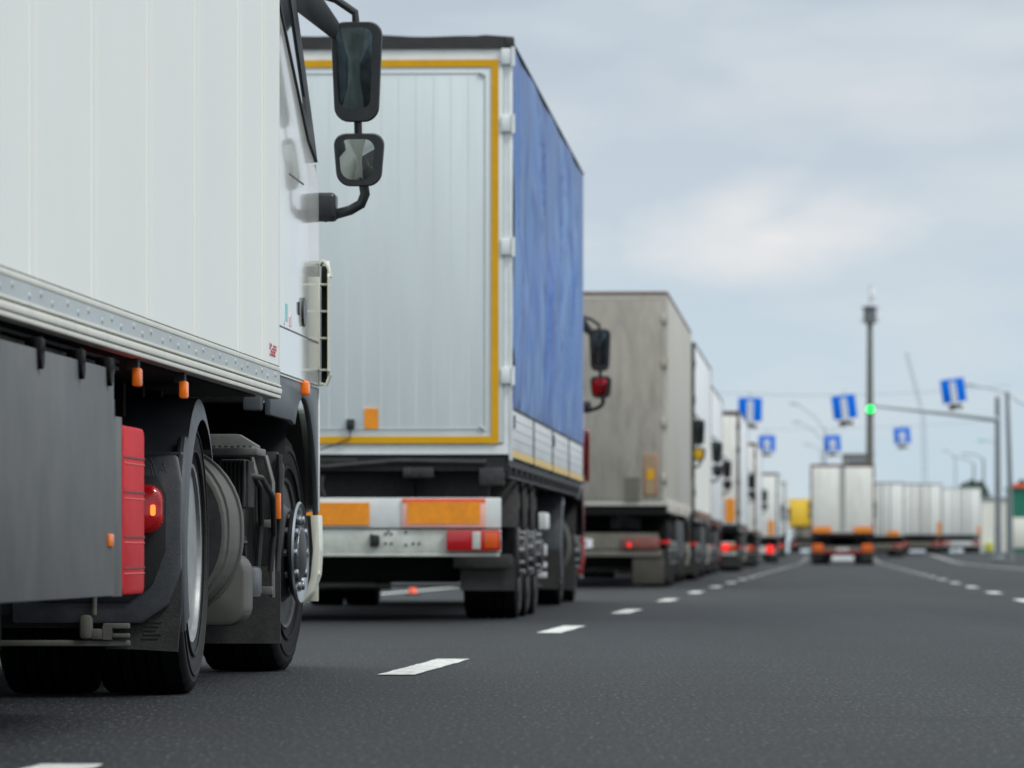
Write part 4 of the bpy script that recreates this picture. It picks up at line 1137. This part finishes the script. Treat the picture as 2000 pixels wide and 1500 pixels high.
# ------------------------------------------------------------------ gantries, lamps and signs
def px(x, Y): return (x-1000)/F*Y
def pz(y, Y): return .47+(1080-y)/F*Y
def at(x, y, Y): return Vector((px(x, Y), Y, pz(y, Y)))
def lane_sign(x, y, Y, label, tilt=0, two=False):
    r = empty('lane_sign', at(x, y, Y)); r.rotation_euler = (0, math.radians(tilt), 0)
    tag(r, label, 'road sign', 'blue lane signs hung over the road')
    k = .55
    mb = MB(); mb.prism(rrect(-k, k, -k, k, .06), 'y', -.03, .03, .005); bd = mb.build('sign_board', M['signblue'], r)
    mb = MB()
    if two:
        mb.box(-.20, -.06, -.036, -.029, -k*.92, k*.55); mb.box(.06, .20, -.036, -.029, -k*.92, k*.55)
        mb.box(-.06, .06, -.036, -.029, -.1, .1)
    else:
        mb.box(-.14, .14, -.036, -.029, -k*.95, k*.62); mb.prism([(-.17, k*.6), (.17, k*.6), (0, k*.86)], 'y', -.036, -.029)
    mb.build('sign_arrow', M['signwhite'], bd)
    if not two:
        mb = MB()
        for i in range(4): mb.box(-.06, .06, -.040, -.036, -.42+i*.2, -.32+i*.2)
        mb.build('sign_print', mat('sign_print', (.25, .38, .55), .4), bd)
    mb = MB(); mb.prism(rrect(-.42, .42, -k-.36, -k-.03, .03), 'y', -.025, .02, .004); p2 = mb.build('sub_plate', M['signwhite'], r)
    mb = MB(); z0 = -k-.34
    mb.box(-.32, .12, -.032, -.024, z0+.07, z0+.27); mb.prism([(.14, z0+.07), (.33, z0+.07), (.33, z0+.16), (.26, z0+.23), (.14, z0+.23)], 'y', -.032, -.024)
    for v in (-.21, -.09, .23): mb.cyl((v, -.028, z0+.06), 'y', .05, .008, 12)
    mb.build('lorry_pictogram', M['signblk'], p2)
    return r
Y1, Y2 = 260, 380
lane_sign(1465, 800, Y1, 'blue lane sign just above the cream lorry roof, leftmost of the near signs', 1)
lane_sign(1649, 795, Y1, 'blue lane sign left of the green traffic light, tilted', -7)
lane_sign(1862, 763, Y1, 'tilted blue lane sign above the grey gantry arm, highest of all', -8)
lane_sign(1498, 866, Y2, 'small far blue lane sign with two bars, leftmost of the small ones', 0, True)
lane_sign(1626, 866, Y2, 'small far blue lane sign above the lone white lorry, left of the tall mast', -4, True)
lane_sign(1762, 851, Y2, 'small far blue lane sign right of the tall mast', -4, True)
def wire(x0, y0, x1, y1, Y, label, sag=.4, extra=()):
    mb = MB(); a, b = at(x0, y0, Y), at(x1, y1, Y)
    mb.tube([a.lerp(b, i/24)-Vector((0, 0, sag*4*(i/24)*(1-i/24))) for i in range(25)], .012, 6)
    for X_, t0, t1 in extra: mb.tube([at(X_, t0, Y), at(X_, t1, Y)], .018, 6)
    tag(mb.build('span_wire', M['pole']), label, 'wire')
wire(1376, 765, 1972, 752, Y1, 'thin span wire carrying the near blue lane signs', .3, ((1465, 765, 779), (1649, 761, 774)))
wire(1440, 838, 1935, 822, Y2, 'thin far span wire carrying the small blue lane signs', .2, ((1498, 838, 852), (1626, 834, 852), (1762, 828, 838)))
# gantry with the green light
g0 = at(1950, 1080, Y1); g0.z = gz(Y1)
r = empty('signal_gantry', g0); tag(r, 'grey pole with long tapering arm reaching left over the road', 'gantry')
def loc(x, y, Y): return at(x, y, Y)-g0
mb = MB(); mb.tube([(0, 0, 0), loc(1948, 775, Y1)], .17, 14, .11); mb.box(-.3, .3, -.3, .3, 0, .25, .05); mb.build('pole', M['pole'], r)
mb = MB(); mb.tube([loc(1950, 819, Y1), loc(1862, 808, Y1), loc(1775, 799, Y1), loc(1704, 792, Y1)], .15, 12, .07); mb.build('arm', M['polepale'], r)
r2 = empty('traffic_light', at(1700, 799, Y1)); tag(r2, 'traffic light showing green at the tip of the gantry arm', 'traffic light')
mb = MB(); mb.box(-.17, .17, 0, .2, -.28, .28, .04); mb.build('housing', M['blk'], r2)
mb = MB(); mb.lathe([(-.04, .0001), (-.03, .1), (0, .17), (.03, .17)], (0, -.01, 0), 'y', 20); mb.build('lens', M['green'], r2)
g0 = at(1973, 1080, Y1+3); g0.z = gz(Y1)
r = empty('lamp_post', g0); tag(r, 'tall grey lamp post right beside the gantry pole, arms to both sides', 'lamp post', 'street lamps along the road')
mb = MB(); mb.tube([(0, 0, 0), (-.02, 0, 4), loc(1967, 765, Y1+3)], .16, 12, .09); mb.build('pole', M['pole'], r)
mb = MB(); mb.tube([loc(1967, 768, Y1+3), loc(1930, 757, Y1+3), loc(1892, 752, Y1+3)], .04, 8); mb.tube([loc(1967, 768, Y1+3), loc(1990, 785, Y1+3), loc(2020, 800, Y1+3)], .04, 8); mb.build('arm', M['polepale'], r)
mb = MB(); c = loc(1888, 751, Y1+3); mb.box(c.x-.35, c.x+.35, -.12, .12, c.z-.07, c.z+.06, .04); mb.build('lamp_head', M['polepale'], r)
M['lampgrey'] = mat('lamp_distance_fade', (.40, .45, .49), .6)  # fading with distance is put into this pale colour
def lamp_post(xb, xt, yt, Y, yarm, label, m='polepale', headm='polepale'):
    global g0
    g0 = at(xb, 1080, Y); g0.z = gz(Y)
    r = empty('lamp_post', g0); tag(r, label, 'lamp post', 'street lamps along the road')
    mb = MB(); mb.tube([(0, 0, 0), loc(xb, yarm, Y)], .16, 10, .09); mb.build('pole', M[m], r)
    mb = MB(); p0, p1 = loc(xb, yarm+1, Y), loc(xt, yt, Y)
    mb.tube([p0, p0.lerp(p1, .45)+Vector((0, 0, abs(p1.x-p0.x)*.10)), p1], .05, 8); mb.build('arm', M[m], r)
    mb = MB(); s = .55 if p1.x > p0.x else -.55
    mb.box(*sorted((p1.x-s*.2, p1.x+s)), -.15, .15, p1.z-.10, p1.z+.07, .04); mb.build('lamp_head', M[headm], r)
lamp_post(1612, 1556, 788, 450, 838, 'left lamp post with the highest head, above the lone lorry', 'lampgrey', 'lampgrey')
lamp_post(1610, 1560, 824, 520, 862, 'left lamp post with its head just below the highest one', 'lampgrey', 'lampgrey')
lamp_post(1604, 1580, 868, 620, 880, 'left lamp post with the lowest head, near the far blue sign', 'lampgrey', 'lampgrey')
lamp_post(1945, 1922, 860, 480, 866, 'right lamp post with teal head beside the gantry pole', 'polepale', 'teal')
lamp_post(1921, 1890, 886, 560, 896, 'right lamp post standing behind the rightmost lorry', 'pole')
lamp_post(1902, 1868, 892, 640, 905, 'right lamp post farthest off, above the rightmost lorry', 'pole')
lamp_post(1866, 1850, 880, 700, 896, 'slender pale lamp post between the far sign and the gantry')
# tall mast
Ym = 420; g0 = at(1699, 1080, Ym); g0.z = gz(Ym)
r = empty('lighting_mast', g0); tag(r, 'tall dark mast with a platform at its top, rising behind the lone lorry', 'mast')
mb = MB(); mb.lathe([(0, .34), (8, .28), (pz(600, Ym)-g0.z, .19)], (0, 0, 0), 'z', 16); mb.build('shaft', M['conc'], r)
zt = pz(600, Ym)-g0.z
mb = MB()
for z in (zt-1.1, zt): mb.lathe([(-.04, .25), (-.04, .62), (.04, .62), (.04, .25)], (0, 0, z), 'z', 20)
for i in range(10):
    t = 2*PI*i/10; mb.box(.5*math.cos(t)-.02, .5*math.cos(t)+.02, .5*math.sin(t)-.02, .5*math.sin(t)+.02, zt-1.1, zt)
mb.box(-.36, .36, -.3, .3, zt-1.25, zt+.1, .04)
mb.build('platform', M['pole'], r)
mb = MB()
for z in (zt-.9, zt-.15):
    for a in (-.9, .9): mb.tube([(0, 0, z), (a, 0, z+.05)], .015, 6)
mb.tube([(0, 0, zt), (0, 0, zt+1.7)], .03, 8)
mb.build('antenna', M['pole'], r)
mb = MB(); mb.box(.0, .42, -.15, .15, zt+.5, zt+1.3, .05); mb.build('beacon', M['signwhite'], r)
# faint crane
Yc = 640; g0 = at(1810, 1080, Yc); g0.z = gz(Yc)
r = empty('crane', g0); tag(r, 'pale slender crane with its jib leaning left, far behind the gantry', 'crane')
M['cranepale'] = mat('crane_distance_fade', (.46, .52, .58), .6)  # pale tone paints distance haze straight into the crane's colour
def lattice(a, b, w, n):
    mb = MB(); a, b = Vector(a), Vector(b)
    for s in (-1, 1): mb.tube([a+Vector((s*w, 0, 0)), b+Vector((s*w*.6, 0, 0))], .06, 6)
    for i in range(n):
        p, q_ = a.lerp(b, i/n), a.lerp(b, (i+1)/n); s = 1 if i % 2 else -1
        mb.tube([p+Vector((s*w, 0, 0)), q_+Vector((-s*w*.8, 0, 0))], .035, 5)
    return mb
lattice((0, 0, 0), loc(1803, 812, Yc), .28, 14).build('tower', M['cranepale'], r)
lattice(loc(1803, 812, Yc), loc(1770, 688, Yc), .18, 12).build('jib', M['cranepale'], r)

# ------------------------------------------------------------------ buildings on the right
def boxb(x0, x1, y0, Y, dep, name, label, wm, top=None, rest=()):
    X0, X1 = px(x0, Y), px(x1, Y); zt_ = pz(y0, Y); b0 = Vector(((X0+X1)/2, Y, gz(Y)))
    r = empty(name, b0); tag(r, label, 'building'); w = (X1-X0)/2; h = zt_-b0.z
    mb = MB(); mb.box(-w, w, 0, dep, -.1, h-.12)
    n = max(2, int(w*2/.6))
    for i in range(n+1): mb.box(-w+i*2*w/n-.02, -w+i*2*w/n+.02, -.02, 0, 0, h-.12)
    mb.build('wall', wm, r)
    mb = MB(); mb.box(-w-.12, w+.12, -.12, dep+.1, h-.12, h+.02, .02); mb.build('roof', top or wm, r)
    return r, w, h
r, w, h = boxb(1918, 1984, 972, 385, 3, 'booth', 'pale cream booth right of the rightmost lorry', M['wallw'], M['greywall'])
mb = MB(); mb.box(-w*.3, w*.25, -.03, .01, .05, 2.05); mb.build('door', M['doorframe'], r)
mb = MB(); mb.box(-w*.8, -w*.4, -.2, 0, .02, .7, .05); mb.build('base_panel', mat('yellow_green', (.5, .5, .05), .5), r)
r, w, h = boxb(1978, 2090, 952, 372, 5, 'kiosk', 'green building with cream lower wall at the right edge of the photo', M['greenw'], M['greenw'])
mb = MB(); mb.box(-w-.02, w+.02, -.05, -.021, .3, 2.3, .01); mb.build('lower_wall', M['wallw'], r)
mb = MB(); mb.box(-w*.4, w*.2, -.12, -.05, 1.0, 1.9); mb.build('window', M['glass'], r)
mb = MB(); mb.box(-w, w*.2, -.2, .1, h+.02, h+.25); mb.build('ridge_board', M['reflred'], r)
r, w, h = boxb(1652, 1706, 886, 440, 5, 'control_building', 'grey flat-roofed block rising just behind the lone white lorry', M['greywall'])
mb = MB(); mb.box(-w*.8, w*.8, -.05, .02, h-1.4, h-.6); mb.build('window', M['glass'], r)

# ------------------------------------------------------------------ far trees
def tree(x, ytop, Y, label, seed):
    rd = random.Random(seed)
    b0 = Vector((px(x, Y), Y, gz(Y))); H = pz(ytop, Y)-b0.z
    r = empty('tree', b0); tag(r, label, 'tree', 'dark trees behind the right lorries')
    mb = MB(); mb.tube([(0, 0, -.1), (.1, 0, H*.4), (0, 0, H*.85)], .16, 8, .04)
    for i in range(6):
        t = rd.uniform(0, 6.28); z = H*rd.uniform(.35, .7); mb.tube([(0, 0, z), (math.cos(t)*H*.16, math.sin(t)*H*.16, z+H*.12)], .05, 5, .02)
    mb.build('trunk', M['bark'], r)
    mb = MB(); bm_ = mb.bm
    for i in range(1400):
        t = rd.uniform(0, 6.28); zz = rd.random(); rad = H*.2*math.sin(PI*min(1, zz*.9+.1))**.7*(rd.random()**.5)*(1+.4*noise.noise(Vector((math.cos(t)*2, math.sin(t)*2, zz*5+seed))))
        c = Vector((math.cos(t)*rad, math.sin(t)*rad, H*(.28+.72*zz))); s = rd.uniform(.12, .26)
        a = Vector((rd.uniform(-1, 1), rd.uniform(-1, 1), rd.uniform(-1, 1))).normalized(); b_ = a.orthogonal().normalized()
        bm_.faces.new([bm_.verts.new(c+a*s), bm_.verts.new(c+b_*s*.6), bm_.verts.new(c-a*s), bm_.verts.new(c-b_*s*.6)])
    mb.build('crown', M['leaf'], r)
tree(1884, 944, 520, 'dark tree showing over the left half of the rightmost lorry', 1)
tree(1898, 938, 540, 'dark narrow tree showing over the middle of the rightmost lorry', 2)
tree(1914, 941, 530, 'dark tree showing beside the right top corner of the rightmost lorry', 3)
tree(1996, 938, 500, 'dark tree behind the green building at the right edge', 4)

# ------------------------------------------------------------------ small things on the road
def cone(x, y, Y, label):
    r = empty('traffic_cone', Vector((px(x, Y), Y, 0.0))); tag(r, label, 'cone')
    mb = MB(); mb.box(-.09, .09, -.09, .09, 0, .02, .006); mb.build('cone_base', M['blk'], r)
    mb = MB(); mb.lathe([(.02, .06), (.07, .04), (.11, .03), (.11, .0001)], (0, 0, 0), 'z', 20); mb.build('cone_body', M['reflred'], r)
cone(806, 1160, 63, 'small red cone lying beyond the blue lorry, seen beneath its chassis')
